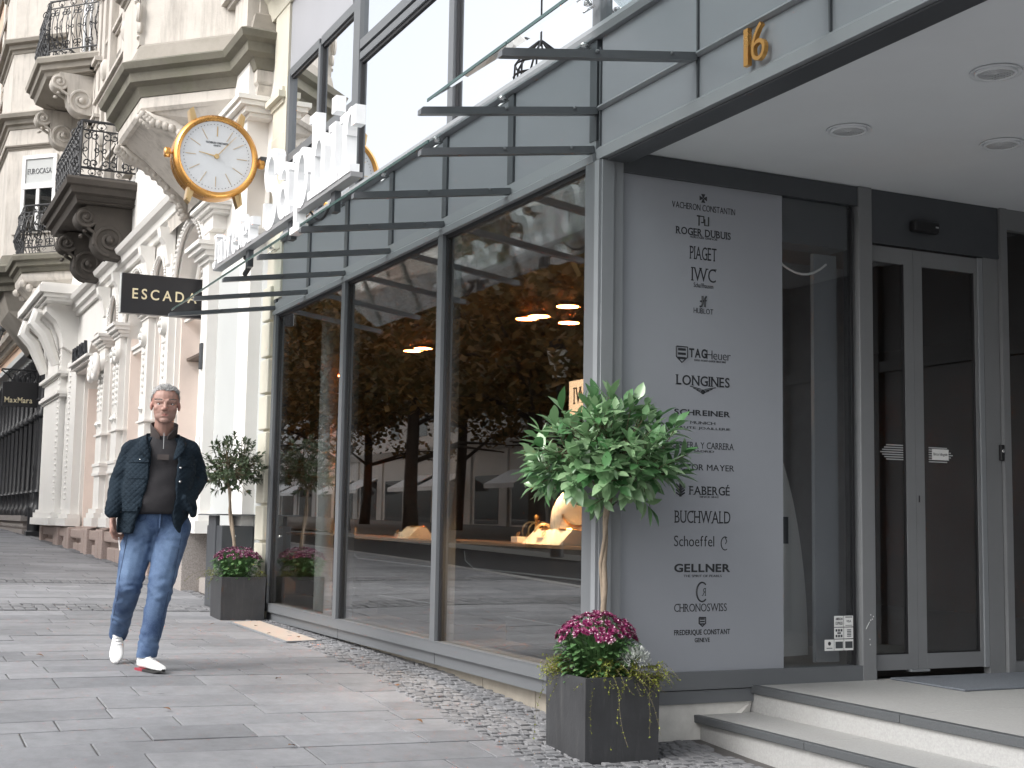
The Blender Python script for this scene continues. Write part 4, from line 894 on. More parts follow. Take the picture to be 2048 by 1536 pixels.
# piers: pilasters with capital, rosette, pendant, base; consoles under cornice
for i,(x0,x1) in enumerate(edges):
    w_=x1-x0; c=(x0+x1)/2
    if i==0: continue
    hw=min(.30,w_*.42); mb=MB()
    for cc in ([c] if w_<1.1 else [c-.0]):
        mb.box(cc-hw,cc+hw,-.09,.01,1.12,4.05); mould(mb,cc-hw,cc+hw,1.12,[(.20,.14),(.17,.08),(.14,.07)]); mould(mb,cc-hw,cc+hw,4.05,[(.11,.05),(.15,.05),(.20,.06),(.23,.05)])
        mb.box(cc-hw*.8,cc+hw*.8,-.07,.01,4.26,4.72); mould(mb,cc-hw,cc+hw,2.60,[(.115,.03)]); mould(mb,cc-hw,cc+hw,1.95,[(.12,.05),(.105,.1),(.12,.05)])
        # console with scroll
        mb.prism([(-.02,4.55),(-.10,4.60),(-.12,4.72),(-.15,4.86),(-.21,4.95),(-.23,5.08),(-.02,5.08)],lambda a,b,d:(cc+d,a,b),-.10,.10)
        mb.build('pilaster',M['white'],pal)
        mb=MB()
        for s in(-.55,.55) if hw>.25 else (0,):
            q=cc+s*hw
            mb.lathe([(.0,.10),(.03,.10),(.045,.08),(.05,.05),(.075,.05),(.09,.07),(.125,.07),(.14,.04),(.14,0)],(0,0,0),18,lambda x,y,z:(q+x,-.085-z,3.80+y))
            for k in range(7): mb.ball((q,-.10,3.60-k*.095),.035-.003*abs(k-3),7,5,(1,.7,1.2))
            mb.ball((q-.05,-.10,3.58),.03,6,4); mb.ball((q+.05,-.10,3.58),.03,6,4); mb.lathe([(.0,0),(.05,.07),(.0,.16)],(q,-.1,2.72),8)
        mb.build('rosette',M['white'],pal,True,auto=40)
# the pale recessed bay next to the shop
mb=MB()
mb.box(-15.45,-15.14,-.12,.14,1.15,4.2); mb.box(-13.72,-13.26,-.12,.14,.6,4.1); mb.box(-15.45,-12.99,.02,.14,4.0,6.2)
mould(mb,-15.45,-15.14,1.12,[(.20,.14),(.16,.08)]); mould(mb,-15.45,-15.14,4.2,[(.15,.05),(.20,.06),(.26,.05),(.30,.05)])
mb.box(-15.45,-15.16,-.128,.02,4.41,4.72)
for z0,xa,xb in((4.55,-15.40,-14.95),(5.02,-14.6,-13.85)):
    mb.box(xa,xb,-.14,.03,z0,z0+.16); mould(mb,xa,xb,z0+.16,[(.17,.04),(.22,.05),(.27,.04)])
mb.box(-14.0,-13.3,-.20,.03,4.9,6.0); mould(mb,-14.0,-13.3,5.35,[(.22,.04),(.27,.06),(.33,.05),(.36,.05)]); mould(mb,-14.0,-13.3,4.86,[(.24,.05)]); mb.box(-13.95,-13.35,-.16,.02,4.2,4.9)
mould(mb,-13.72,-13.26,4.1,[(.15,.05),(.2,.05)])
mb.build('end_pilaster',M['white'],pal)
mb=MB(); mb.box(-15.14,-13.72,-.0,.14,.5,4.0); mb.box(-13.26,-12.98,-.0,.14,.3,4.0); mb.build('end_wall',M['whiteg'],pal)
# granite base
mb=MB(); mb.bbox(-16.75,-15.42,-.24,.3,.1,1.13,.01); mb.box(-15.42,-13.72,-.03,.13,.1,.62)
mb.build('granite_base',M['granite'],pal)
mb=MB(); xx=-16.8
for k,(a,b) in enumerate(((-18.0,-16.75),(-19.4,-18.0),(-21.75,-19.4),(-23.3,-21.75),(-25.5,-23.3),(-27.0,-25.5),(-29.6,-27.0))):
    zg=gx(a); mb.box(a,b,-.06,.3,zg-.3,1.10)
    for q in(a+.02,b-.32): mb.bbox(q,q+.3,-.20,.0,zg-.1,1.08,.015)
    mb.bbox(a+.3,b-.3,-.16,.0,.90,1.06,.02); 
    for j in range(2): mb.bbox(a+.38+j*(b-a-.9)*.5,a+.30+(j+1)*(b-a-.8)*.5,-.12,.0,zg-.05,.82,.02)
mb.build('plinth',M['redgranite'],pal)
# the big white column pier with flared capital
mb=MB(); mb.box(-29.5,-26.95,-.25,.1,1.12,4.55); mb.box(-26.9,-25.55,-.14,.1,1.12,4.2); mould(mb,-29.5,-26.95,1.1,[(.38,.14),(.33,.10),(.29,.06)]); mould(mb,-26.9,-25.55,1.1,[(.24,.14),(.2,.08)])
for z0,st in((3.55,[(.28,.05),(.33,.06),(.29,.05)]),(3.95,[(.28,.04),(.34,.06)])): mould(mb,-29.5,-26.95,z0,st)
mb.build('corner_pier',M['white'],pal)
mb=MB()
mb.prism([(.1,4.3),(-.26,4.5),(-.30,4.75),(-.42,5.0),(-.60,5.15),(-.60,5.3),(.1,5.3)],lambda a,b,d:(d,a,b),-29.6,-26.7); mould(mb,-29.6,-26.7,5.3,[(.66,.06),(.72,.08),(.80,.14),(.76,.05)])
for k in range(26): mb.ball((-27.05,-.26,1.6+k*.11),.028,6,4)
for k in range(26): mb.ball((-26.3,-.15,1.6+k*.10),.028,6,4)
for q in(-29.2,-27.3):
    mb.tube([(q,-.3,4.2),(q,-.42,4.5),(q,-.55,4.8),(q,-.75,5.0),(q,-.7,5.2),(q,-.55,5.2)],[.10,.12,.14,.13,.11,.06],8)
mb.build('capital',M['white'],pal,True,auto=35)
# sign letters of the doorway on their ledge
mb=MB(); mould(mb,-25.4,-23.5,3.86,[(.16,.05),(.24,.06),(.30,.04)]); mb.build('door_ledge',M['white'],pal)
dl_=thing('door_lettering','small black upright shop letters standing on the doorway ledge','sign',(-24.7,-.25,4.02)); mb=MB(); text(mb,'ESCADA',(-24.5,-.22,4.16),(1,0,0),ZU,1.6,.26,.05,.03); mb.build('letter',M['ink'],dl_)
mb=MB()
for q in(-23.35,-22.9): mb.tube(spiral((q,3.72),.22,.05,90,-500,lambda a,b:(a,-.2,b)),.05,7); mb.ball((q,-.2,3.72),.07,8,6)
mb.build('scroll_console',M['white'],pal,True)
# main cornice above the arcade and frieze wall
mb=MB()
mb.sweep([(-30.65,0),(-15.46,0)],[(-.05,ZC+.001),(.06,ZC+.001),(.08,ZC+.08),(.13,ZC+.10),(.15,ZC+.2),(.22,ZC+.23),(.25,ZC+.30),(.12,ZC+.34),(.10,ZC+.44),(.04,ZC+.46),(-.05,ZC+.46)]); mb.build('arcade_cornice',M['white'],pal)
MB().box(-33,-15.46,0,.5,ZC+.47,6.6).build('frieze_wall',M['white'],pal)
MB().box(-13.4,-12.99,.021,.5,6.2,13).build('upper_wall',M['sand'],pal)
MB().box(-34,-13.4,.03,.6,6.6,16).build('upper_wall',M['sand'],pal)
mb=MB()
for z0,st in((7.4,[(.05,.08),(.11,.07),(.07,.05)]),(8.6,[(.06,.1),(.14,.08),(.2,.06),(.12,.05)]),(9.7,[(.05,.06),(.10,.06)]),(10.6,[(.07,.09),(.16,.08),(.22,.06)])): mould(mb,-24.9,-21.2,z0,st,.03)
for q in(-24.6,-23.9,-22.4,-21.7): mb.box(q-.16,q+.16,-.09,.04,6.7,11)
for q in(-24.2,-22.0): 
    for z0 in (8.0,9.2): mb.ball((q,-.08,z0),.16,8,6,(1,.7,1.3)); 
mb.build('window_surround',M['sand'],pal,True,auto=30)
mb=MB(); mb.box(-23.6,-22.7,.0,.05,6.55,9.3); mb.build('balcony_window',M['win'],pal)
# ---------------------------------------------------------------- bays
def loft(mb,pa,za,pb,zb):
    n=len(pa); mb.add([(x,y,za) for x,y in pa]+[(x,y,zb) for x,y in pb],[(i,i+1,n+i+1,n+i) for i in range(n-1)])
def inset(path,d): # scale towards the wall
    return [(x,y*d) for x,y in path]
COR=[(-.15,0),(.02,0),(.04,.07),(.10,.10),(.12,.19),(.22,.22),(.25,.30),(.20,.34),(.02,.37),(-.15,.37)]
def corn(mb,path,z,k=1.,p=COR): mb.sweep(path,[(a*k,z+b*k) for a,b in p])
# near bay: path listed from left end to the right end so that the outside is on the right hand of travel
A=[(-17.95,.03),(-17.95,-.22),(-17.25,-.22),(-16.2,-1.02),(-14.75,-1.02),(-13.80,-.14),(-13.18,-.14),(-13.18,.03)]
A=[(-17.95,.03),(-17.95,-.14),(-17.1,-.14),(-16.2,-1.02),(-14.72,-1.02),(-13.82,-.14),(-13.18,-.14),(-13.18,.03)]
mb=MB(); mb.sweep(A,[(-.1,6.22),(0,6.22),(0,9.5),(-.1,9.5)]); mb.build('bay_wall',M['sand'],pal)
mb=MB(); corn(mb,A,5.86,1.05,[(-.15,0),(.02,0),(.04,.05),(.06,.10),(.14,.13),(.15,.22),(.21,.25),(.235,.31),(.17,.35),(.02,.38),(-.15,.38)]); mb.build('bay_cornice',M['moss'],pal)
mb=MB(); mb.sweep(A,[(-.15,5.70),(-.02,5.70),(.01,5.74),(.01,5.855),(-.15,5.855)]); mb.build('bay_moulding',M['sand'],pal)
mb=MB(); P2=[(-17.7,.03),(-17.7,-.10),(-16.9,-.10),(-16.0,-.16),(-14.95,-.16),(-14.2,-.10),(-13.6,-.05),(-13.6,.03)]
P1=inset(A,.93); mid=[(x*.5+u*.5,(y*.72+v*.28)) for (x,y),(u,v) in zip(P1,P2)]
loft(mb,P1,5.70,mid,5.52); loft(mb,mid,5.52,P2,5.0)
mb.add([(x,y,5.70) for x,y in P1],[list(range(len(P1)))]); mb.build('bay_soffit',M['sand'],pal)
for (x,y,dx) in((-14.72,-1.0,1),(-16.2,-1.0,-1)):
    mb=MB(); pts=[(x,y,5.68),(x+.03*dx,y+.10,5.60),(x+.08*dx,y+.30,5.55),(x+.15*dx,y+.55,5.40),(x+.22*dx,y+.80,5.12),(x+.25*dx,y+.88,4.95)]
    mb.tube(pts,[.06,.09,.10,.09,.07,.03],8)
    for i,p in enumerate(pts[:-1]):
        q=pts[i+1]
        for t in(0,.33,.66):
            c=Vector(p).lerp(Vector(q),t); mb.ball(c+Vector((.08*dx,-.02,-.03)),.05,6,4); mb.ball(c+Vector((-.06*dx,-.04,-.03)),.04,6,4)
    mb.build('leaf_bracket',M['sand'],pal,True)
# panel mouldings, scrolls and upper cornice on the near bay
mb=MB(); corn(mb,A,7.62,1.1); corn(mb,A,7.35,.5); mb.sweep(A,[(-.1,6.235),(.10,6.235),(.06,6.42),(.03,6.45),(-.1,6.45)]); mb.build('bay_cornice',M['sand_d'],pal)
mb=MB()
for (bx_,by_,tx,ty) in((-14.72,-1.02,-1,0),(-13.82,-.14,0,0)):
    for k in range(4):
        z0=6.55+k*.2; mb.tube(spiral((.0,z0+.08),.10,.02,-90,400 if k%2 else -500,lambda a,b:(bx_-.02+a*.5,by_-.06-.02*k,b)),.030,6)
    mb.box(bx_-.14,bx_+.0,by_-.06,by_+.05,6.45,7.35)
mb.build('scroll_ornament',M['sand'],pal,True,auto=35)
mb=MB(); mb.box(-13.75,-13.22,-.26,.02,6.24,6.75); mb.box(-13.70,-13.3,-.22,.02,6.75,9); mould(mb,-13.75,-13.2,6.72,[(.30,.05),(.36,.06)]); mb.build('bay_pilaster',M['sand'],pal)
# far bay
Bp=[(-35.2,.03),(-34.0,-1.06),(-31.45,-1.06),(-30.36,.03)]
mb=MB(); mb.sweep(Bp,[(-.1,6.9),(0,6.9),(0,15),(-.1,15)]); mb.build('bay_wall',M['sand'],pal)
mb=MB()
for z0,k_ in((9.85,1.0),(11.6,.9),(13.6,.9)): corn(mb,Bp,z0,k_)
corn(mb,Bp,9.36,.35); mb.build('bay_cornice',M['sand_d'],pal)
mb=MB(); corn(mb,Bp,6.2,1.6); mb.sweep(Bp,[(-.1,6.8),(.06,6.8),(.02,7.0),(-.1,7.0)]); mb.build('bay_cornice',M['moss'],pal)
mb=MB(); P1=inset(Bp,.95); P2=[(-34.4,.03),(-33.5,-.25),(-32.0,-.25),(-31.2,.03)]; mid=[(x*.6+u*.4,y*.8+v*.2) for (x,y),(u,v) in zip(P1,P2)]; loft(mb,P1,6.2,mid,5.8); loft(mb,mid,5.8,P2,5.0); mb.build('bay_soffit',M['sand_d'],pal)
# window on the canted face of the far bay
a=Vector((-30.36,.03));b=Vector((-31.45,-1.06)); d=(b-a).normalized(); nn=Vector((-d.y,d.x)); nn=-nn if nn.x<0 else nn
ccx=lambda s,o,z:(a.x+d.x*s+nn.x*o,a.y+d.y*s+nn.y*o,z)
def cbox(mb,s0,s1,o0,o1,z0,z1):
    c=ccx((s0+s1)/2,(o0+o1)/2,(z0+z1)/2); return mb.obox(c,((d.x,d.y,0),(nn.x,nn.y,0),(0,0,1)),((s1-s0)/2,abs(o1-o0)/2,(z1-z0)/2))
L_=(b-a).length
mb=MB(); cbox(mb,.06,L_-.22,-.02,.05,7.45,9.32); mb.build('window_reveal',M['sand'],pal)
fr=MB(); cbox(fr,.16,1.06,.05,.10,9.12,9.20); cbox(fr,.16,1.06,.05,.11,8.44,8.56); cbox(fr,.16,.24,.05,.10,7.5,9.12); cbox(fr,.98,1.06,.05,.10,7.5,9.12); cbox(fr,.58,.66,.05,.10,7.5,8.44); fo=fr.build('bay_window',M['signwhite'],pal)
mb=MB(); cbox(mb,.24,.98,.055,.065,8.56,9.12); cbox(mb,.24,.98,.055,.065,7.5,8.44); mb.build('pane',M['win'],fo)
mb=MB(); cbox(mb,.24,.98,.066,.070,8.56,9.12); mb.build('blind',M['whiteg'],fo)
mb=MB(); text(mb,'EUROCASA',ccx(.61,.074,8.84),(-d.x,-d.y,0),ZU,.66,.12,.004,0,True); mb.build('window_lettering',M['frame_d'],fo)
# ---------------------------------------------------------------- balconies
def pathpts(path,step):
    out=[]
    for (p,q) in zip(path,path[1:]):
        p,q=Vector(p),Vector(q); L=(q-p).length; n=max(1,round(L/step))
        for i in range(n): out.append((p.lerp(q,i/n),(q-p).normalized(),L/n))
    out.append((Vector(path[-1]),out[-1][1],out[-1][2])); return out
def balcony(path,zs,h,belly,slabm,mossm,rail_in=.12,top=.0):
    mb=MB(); pr=[(-.3,zs-.36),(-.10,zs-.36),(-.06,zs-.26),(.0,zs-.23),(.02,zs-.14),(.08,zs-.12),(.10,zs-.04),(.08,zs),(-.3,zs)]
    mb.sweep(path,pr); n=len(path); mb.add([(x,y*.9,zs-.02) for x,y in path]+[(x,y*.9,zs-.34) for x,y in path],[list(range(n)),list(range(n,2*n))[::-1]])
    sl=mb.build('balcony_slab',slabm,pal)
    rp=[]; 
    cx=sum(p[0] for p in path)/n
    for x,y in path: rp.append((x+(rail_in if x<cx else -rail_in), y+rail_in if y<-.3 else y))
    mb=MB()
    for z,r in((zs+h,.022),(zs+h-.14,.014),(zs+.18,.016),(zs+.05,.014)): mb.tube([(x,y,z) for x,y in rp],r,6)
    # posts
    for x,y in rp: mb.tube([(x,y,zs),(x,y,zs+h)],.020,6)
    ro=mb.build('railing',M['iron'],sl)
    mb=MB(); z0=zs+.18; H=h-.32
    for p,d,s in pathpts(rp,.11):
        nn=Vector((d.y,-d.x)); 
        prof=lambda t: belly*math.sin(math.pi*min(1,(1-t)*1.15))**1.5*(.4+.6*(1-t)) if belly else 0
        mb.tube([(p.x+nn.x*prof(t),p.y+nn.y*prof(t),z0+H*t) for t in[i/7 for i in range(8)]],.009,4)
    for i,(p,d,s) in enumerate(pathpts(rp,.25)):
        nn=Vector((d.y,-d.x))
        def f(a,b):
            t=(b-z0)/H; o=(belly*math.sin(math.pi*min(1,max(0,(1-t)*1.15)))**1.5*(.4+.6*(1-t)) if belly else 0)+.008
            return (p.x+d.x*a+nn.x*o,p.y+d.y*a+nn.y*o,b)
        for sg_ in(1,-1):
            mb.tube(spiral((sg_*.085,z0+H*.86),.075,.015,90 if sg_>0 else 90,sg_*-430+90,f,16),.0105,4)
            mb.tube(spiral((sg_*.085,z0+H*.14),.075,.015,-90,sg_*430-90,f,16),.0105,4)
            mb.tube(spiral((sg_*.055,z0+H*.5),.048,.012,180 if sg_>0 else 0,(180 if sg_>0 else 0)+sg_*400,f,12),.009,4)
            mb.tube([f(sg_*.085,z0+H*.86-.075),f(sg_*.03,z0+H*.62),f(sg_*.03,z0+H*.38),f(sg_*.085,z0+H*.14+.075)],.008,4)
        mb.tube([f(.07*math.cos(q),zs+h-.07+.055*math.sin(q)) for q in[2*math.pi*k/10 for k in range(10)]],.007,4,closed=True)
        mb.ball(f(0,zs+h-.09),.022,5,4); mb.tube(spiral((0,zs+.115),.05,.01,0,360,f,10),.006,4)
    mb.build('scrollwork',M['iron'],sl)
    return sl
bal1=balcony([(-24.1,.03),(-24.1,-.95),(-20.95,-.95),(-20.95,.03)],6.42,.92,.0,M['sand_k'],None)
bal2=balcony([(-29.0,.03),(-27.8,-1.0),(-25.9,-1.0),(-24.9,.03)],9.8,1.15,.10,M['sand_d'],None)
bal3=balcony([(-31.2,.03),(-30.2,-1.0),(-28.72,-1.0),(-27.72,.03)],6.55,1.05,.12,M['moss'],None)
def scroll_bracket(x,w_,zt,L,H,m,nm='scroll_bracket'):
    mb=MB(); f=lambda a,b,d:(x+d,-a,zt-b)
    # S-shaped console: big volute at wall, small volute at the front
    up=[(.0,.0),(L,.0)]; 
    r1=H*.33; r2=H*.20
    curve=[]
    c1=(r1+.06,H-r1-.02); c2=(L-r2-.03,r2+.03)
    for i in range(17):
        a=R_(100+i*150/16); curve.append((c1[0]-r1*math.cos(a)*-1 if 0 else c1[0]+r1*math.cos(R_(95-i*80/16)),c1[1]+r1*math.sin(R_(95-i*80/16))))
    c_end=[(c2[0]+r2*math.cos(R_(150-i*230/12)),c2[1]+r2*math.sin(R_(150-i*230/12))) for i in range(13)]
    poly=[(0,0),(0,H)]+[(c1[0],H-.02)]+[(c1[0]+r1*math.cos(R_(80-i*65/6)),c1[1]+r1*math.sin(R_(80-i*65/6))) for i in range(7)]+c_end[::1]+[(c2[0],0)]
    mb.prism(poly,f,-w_/2,w_/2)
    for sd in(-1,1):
        o=sd*(w_/2)
        mb.tube(spiral(c1,r1*.95,.04,90,90-620,lambda a,b:f(a,b,o),30),H*.04,6); mb.tube(spiral(c2,r2*.95,.03,150,150-560,lambda a,b:f(a,b,o),26),H*.035,6)
        mb.tube([f(a,b,o) for a,b in[(c1[0]+r1*.95*math.cos(R_(20)),c1[1]+r1*.95*math.sin(R_(20))),((c1[0]+c2[0])/2+.05,(c1[1]+c2[1])/2+.07),(c2[0]-.02,c2[1]+r2)]],H*.035,6)
        for c_,r_ in((c1,r1),(c2,r2)): mb.ball(f(c_[0],c_[1],o),r_*.25,8,6)
    for k in range(6):   # leaf tip under the front volute
        mb.ball(f(L-r2*1.4+k*.02,r2*2.1+.03*k,(k%3-1)*w_*.3),.035,6,4,(1.2,1,.8))
    return mb.build(nm,m,pal,True,auto=35)
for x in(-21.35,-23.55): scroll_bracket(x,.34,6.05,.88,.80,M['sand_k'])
for x in(-25.55,-28.1): scroll_bracket(x,.32,9.43,.9,.76,M['sand'])
mb=MB(); P1=[(-31.0,.03),(-30.1,-.85),(-28.8,-.85),(-27.9,.03)]; P2=[(-30.3,.03),(-29.7,-.15),(-29.2,-.15),(-28.6,.03)]; mid=[(x*.6+u*.4,y*.8+v*.2) for (x,y),(u,v) in zip(P1,P2)]
mb.sweep(P1,[(-.1,6.02),(.0,6.02),(.04,6.10),(.04,6.19),(-.1,6.19)]); loft(mb,P1,6.02,mid,5.85); loft(mb,mid,5.85,P2,5.5); mb.add([(x,y,6.02) for x,y in P1],[(0,1,2,3)])
for q in((-28.8,-.85),(-30.1,-.85)):
    for k in range(5): mb.ball((q[0]+(.12 if q[0]>-29.4 else -.12)*k*.35,q[1]+k*.12,5.98-k*.08),.085,7,5)
mb.build('balcony_corbel',M['sand'],pal,True,auto=35)
# windows behind the balconies
for x0,x1,z0,z1 in((-27.9,-26.3,9.9,12.3),):
    fr=MB(); fr.box(x0-.1,x1+.1,-.02,.05,z1,z1+.12); fr.box(x0-.1,x0+.02,-.02,.05,z0,z1); fr.box(x1-.02,x1+.1,-.02,.05,z0,z1); fr.box((x0+x1)/2-.05,(x0+x1)/2+.05,-.01,.05,z0,z1); fr.box(x0,x1,-.01,.05,z0+1.55,z0+1.65); fo=fr.build('balcony_window',M['signwhite'],pal); MB().box(x0,x1,.0,.02,z0,z1).build('pane',M['win'],fo)
mb=MB()
for q in(-29.6,-29.0,-25.4,-24.95): mb.box(q-.18,q+.18,-.12,.04,7.0,15); mould(mb,q-.18,q+.18,8.4,[(.15,.06),(.2,.06)]); mould(mb,q-.18,q+.18,9.45,[(.16,.06),(.22,.08)])
mb.build('upper_pilaster',M['sand'],pal)
# cream rusticated pier framing the shop
cp=thing('cream_pier','cream rusticated stone pier with moulded cap between the shop and the white building','pier',(-12.85,0,.33))
mb=MB(); mb.box(-12.995,-12.70,-.001,.14,.2,6.3)
z=.36
while z<3.4:
    mb.bbox(-13.0,-12.725,-.055,.0,z+.012,z+.345,.012); z+=.357
mb.build('rusticated_block',M['cream'],cp)
mb=MB(); mould(mb,-12.98,-12.60,5.36,[(.04,.05),(.09,.06),(.05,.05)]); 
for z in(3.9,4.3,4.7): mb.bbox(-12.985,-12.56,-.03,.0,z,z+.37,.01)
mb.box(-12.98,-12.5,-.02,.3,3.42,8); mb.build('pier_shaft',M['cream'],cp)
mb=MB(); mb.sweep([(-13.12,.1),(-13.12,-.01),(-10.45,-.01)],[(-.1,6.35),(.02,6.35),(.06,6.55),(.10,6.6),(.35,6.75),(.36,6.95),(-.1,7.0)])
for k in range(22): mb.bbox(-12.95+k*.11,-12.90+k*.11,-.30,-.02,6.56,6.66,.01)
mb.build('dentil_cornice',M['cream'],cp)
# ================================================================== peach building and iron loggia further left
pb=thing('peach_building','peach coloured ornate building far left beyond the iron screen','building',(-44,0,.9))
mb=MB(); mb.box(-70,-35.3,.05,.6,5.9,26); mb.box(-70,-42,.25,.7,.5,5.9); mb.build('wall',M['peach'],pb)
mb=MB()
for q in(-36.1,-38.6,-41.2,-44,-47): 
    mb.box(q-.35,q+.35,-.22,.08,6.6,25)
    for z0 in(6.5,9.2,11.9,14.5): mould(mb,q-.35,q+.35,z0,[(.26,.10),(.34,.10),(.30,.06)])
    for z0 in(7.4,8.2,10.2,11.0,12.8,13.6): mb.ball((q,-.2,z0),.24,8,6,(1,.8,1.2))
mb.build('pilaster',M['sand'],pb,True,auto=35)
mb=MB()
for z0 in(5.95,9.0,11.7,14.4,17.2,20.0): mb.sweep([(-70,.05),(-35.3,.05)],[(-.1,z0),(.10,z0),(.16,z0+.12),(.30,z0+.16),(.32,z0+.3),(.05,z0+.34),(-.1,z0+.34)])
mb.build('cornice',M['sand_d'],pb)
for q in(-37.4,-39.9,-42.6):
    for z0 in(7.0,9.8,12.5):
        MB().box(q-.5,q+.5,.0,.055,z0,z0+1.5).build('window',M['win'],pb)
mb=MB()
for q in(-37.0,-39.0):
    mb.prism([(.05,6.9),(-.1,6.95),(-.5,7.25),(-.62,7.45),(.05,7.45)],lambda a,b,d:(d,a,b),q-.8,q+.8)
    for k in range(9): mb.ball((q-.8+k*.2,-.55,7.3-.05*(k%2)),.13,7,5); mb.ball((q-.8+k*.2,-.50,7.75),.09,6,4); mb.tube([(q-.8+k*.2,-.5,7.5),(q-.8+k*.2,-.56,7.8),(q-.8+k*.2,-.5,8.3)],.04,5)
    mb.box(q-.85,q+.85,-.6,-.45,8.3,8.38)
mb.build('stone_balcony',M['peach'],pb,True,auto=35)
il=thing('iron_screen','dark wrought iron shopfront screen with columns and arch scrollwork left of the white column','iron screen',(-38,0,.9))
mb=MB(); mb.box(-60,-30.55,.4,.5,.5,5.6); mb.build('back_panel',M['signblack'],il)
mb=MB()
for k in range(17):
    q=-31.75-k*1.05; zg=1.25
    mb.lathe([(.16,zg),(.16,zg+.15),(.10,zg+.22),(.085,zg+.5),(.12,zg+.55),(.075,zg+.62),(.065,zg+2.2),(.12,zg+2.25),(.12,zg+2.32),(.07,zg+2.4),(.07,zg+3.4),(.14,zg+3.55),(.14,zg+3.65)],(q,-.02,0),8)
mb.build('iron_column',M['iron'],il,True,auto=40)
mb=MB()
for k in range(16):
    q=-32.25-k*1.05; f=lambda a,b:(q+a,.02,b)
    for zz in(1.5,2.1,2.9,3.6,4.45): mb.tube([f(-.5,zz),f(.5,zz)],.02,4)
    for a in(-.3,-.1,.1,.3): mb.tube([f(a,1.4),f(a,3.6)],.014,4)
    for s_ in(-1,1): mb.tube(spiral((s_*.24,4.1),.22,.03,90,90+s_*460,f,18),.022,4); mb.tube(spiral((s_*.2,3.3),.13,.02,-90,-90-s_*400,f,14),.02,4)
    mb.tube([f(.48*math.cos(t),4.45+.6*math.sin(t)) for t in[math.pi*j/10 for j in range(11)]],.025,5)
mb.build('scrollwork',M['iron'],il)
mb=MB(); mb.sweep([(-60,.1),(-30.6,.1)],[(-.1,5.0),(.14,5.0),(.18,5.12),(.32,5.16),(.34,5.28),(.1,5.34),(-.1,5.34)]); mb.build('screen_cornice',M['whiteg'],il)
MB().box(-60,-30.6,.1,.4,5.34,5.95).build('fascia_band',M['peach'],il)
mb=MB(); mb.box(-60,-33.0,-.2,.3,.4,.95); mb.box(-60,-33.0,-.24,.3,1.14,1.27)
for k in range(40): mb.lathe([(.12,.94),(.16,1.0),(.16,1.06),(.10,1.14)],(-33.3-k*.42,-.05,0),8)
mb.build('balustrade',M['granite'],il)
ln=thing('wall_lantern','grey street lantern with frosted glass hanging at the far left','lantern',(-33.0,-1.05,5.0))
lx,ly,lz=-33.0,-1.16,5.16
mb=MB(); mb.lathe([(.0,.78),(.03,.76),(.05,.68),(.22,.52),(.36,.40),(.38,.36),(.34,.34)],(lx,ly,lz),8); mb.lathe([(.0,-.35),(.05,-.33),(.07,-.25),(.16,-.18),(.16,-.15)],(lx,ly,lz),8); 
for k in range(8):
    a=2*math.pi*k/8; mb.bar((lx+.15*math.cos(a),ly+.15*math.sin(a),lz-.16),(lx+.33*math.cos(a),ly+.33*math.sin(a),lz+.35),.02,.02)
mb.build('lantern_frame',M['frame_l'],ln)
mb=MB(); mb.lathe([(.15,-.16),(.32,.35)],(lx,ly,lz),8); mb.build('lantern_glass',M['lampglass'],ln)
mb=MB(); mb.tube([(lx,ly,lz+.7),(lx,ly,lz+1.0),(lx,0.1,lz+1.0)],.03,6); mb.build('lantern_arm',M['iron'],ln)

# ================================================================== inside the shop
def flat_lamp(x,y,lab):
    l=thing('ceiling_lamp',lab,'lamp',(x,y,3.26),'round warm lamps inside the shop')
    mb=MB(); mb.lathe([(.105,0),(.11,.03),(.0,.035)],(x,y,3.262),20); mb.build('lamp_housing',M['counter'],l)
    sl=bpy.data.lights.new('lamp_light','SPOT'); sl.energy=45; sl.spot_size=R_(125); sl.spot_blend=.5; sl.shadow_soft_size=.03; sl.color=(1,.6,.3); so=bpy.data.objects.new('lamp_light',sl); COL.objects.link(so); so.location=(x,y,3.25)
    mb=MB(); mb.lathe([(.0,0),(.10,0)],(x,y,3.259),20); mb.build('lamp_disc',M['warm'],l)
NTH=['nearest round warm ceiling lamp inside the shop right window','second round warm ceiling lamp behind the right window','rearmost round warm ceiling lamp behind the right window','round warm ceiling lamp deep in the shop behind the right window','left one of the pair of warm ceiling lamps behind the middle window','right one of the pair of warm ceiling lamps behind the middle window','round warm ceiling lamp seen through the far left window','second round warm ceiling lamp seen through the far left window']
for (x,y),lb in zip(((-11.58,2.17),(-11.37,2.2),(-10.71,2.16),(-11.59,2.64),(-14.5,2.13),(-14.22,2.15),(-17.6,2.2),(-17.3,2.3)),NTH): flat_lamp(x,y,lb)
def counter(name,lab,x0,x1,y0,y1,zt):
    c=thing(name,lab,'counter',((x0+x1)/2,(y0+y1)/2,.44),'black display counters behind the windows')
    mb=MB(); z=lambda t:t
    pr=[(x0+.0,zt),(x1,zt),(x1,.5),(x0+.75,.5),(x0+.75,.62),(x0+.30,.70),(x0+.08,.90),(x0+.02,zt-.08)]
    mb.prism(pr,lambda a,b,d:(a,d,b),y0,y1); mb.build('counter_body',M['counter'],c)
    mb=MB(); mb.box(x0-.02,x1+.02,y0-.015,y1,zt+.002,zt+.022); mb.build('counter_top',mat('warm_counter_top',(.30,.16,.08),.3,.15),c)
    mb=MB(); mb.tube([(x0+.03,y0-.006,zt-.05),(x0+.05,y0-.006,zt-.12),(x0+.2,y0-.006,zt-.17),(x1,y0-.006,zt-.185)],.005,4); mb.box(x0+.75,x1,y0-.004,y0,.655,.66); mb.build('trim_line',M['frame_l'],c)
    return c
counter('display_counter','black rounded display counter behind the right shop window',-9.16,-6.55,.5,1.2,1.135)
counter('display_counter','black rounded display counter behind the middle shop window',-11.85,-9.75,.55,1.2,1.125)
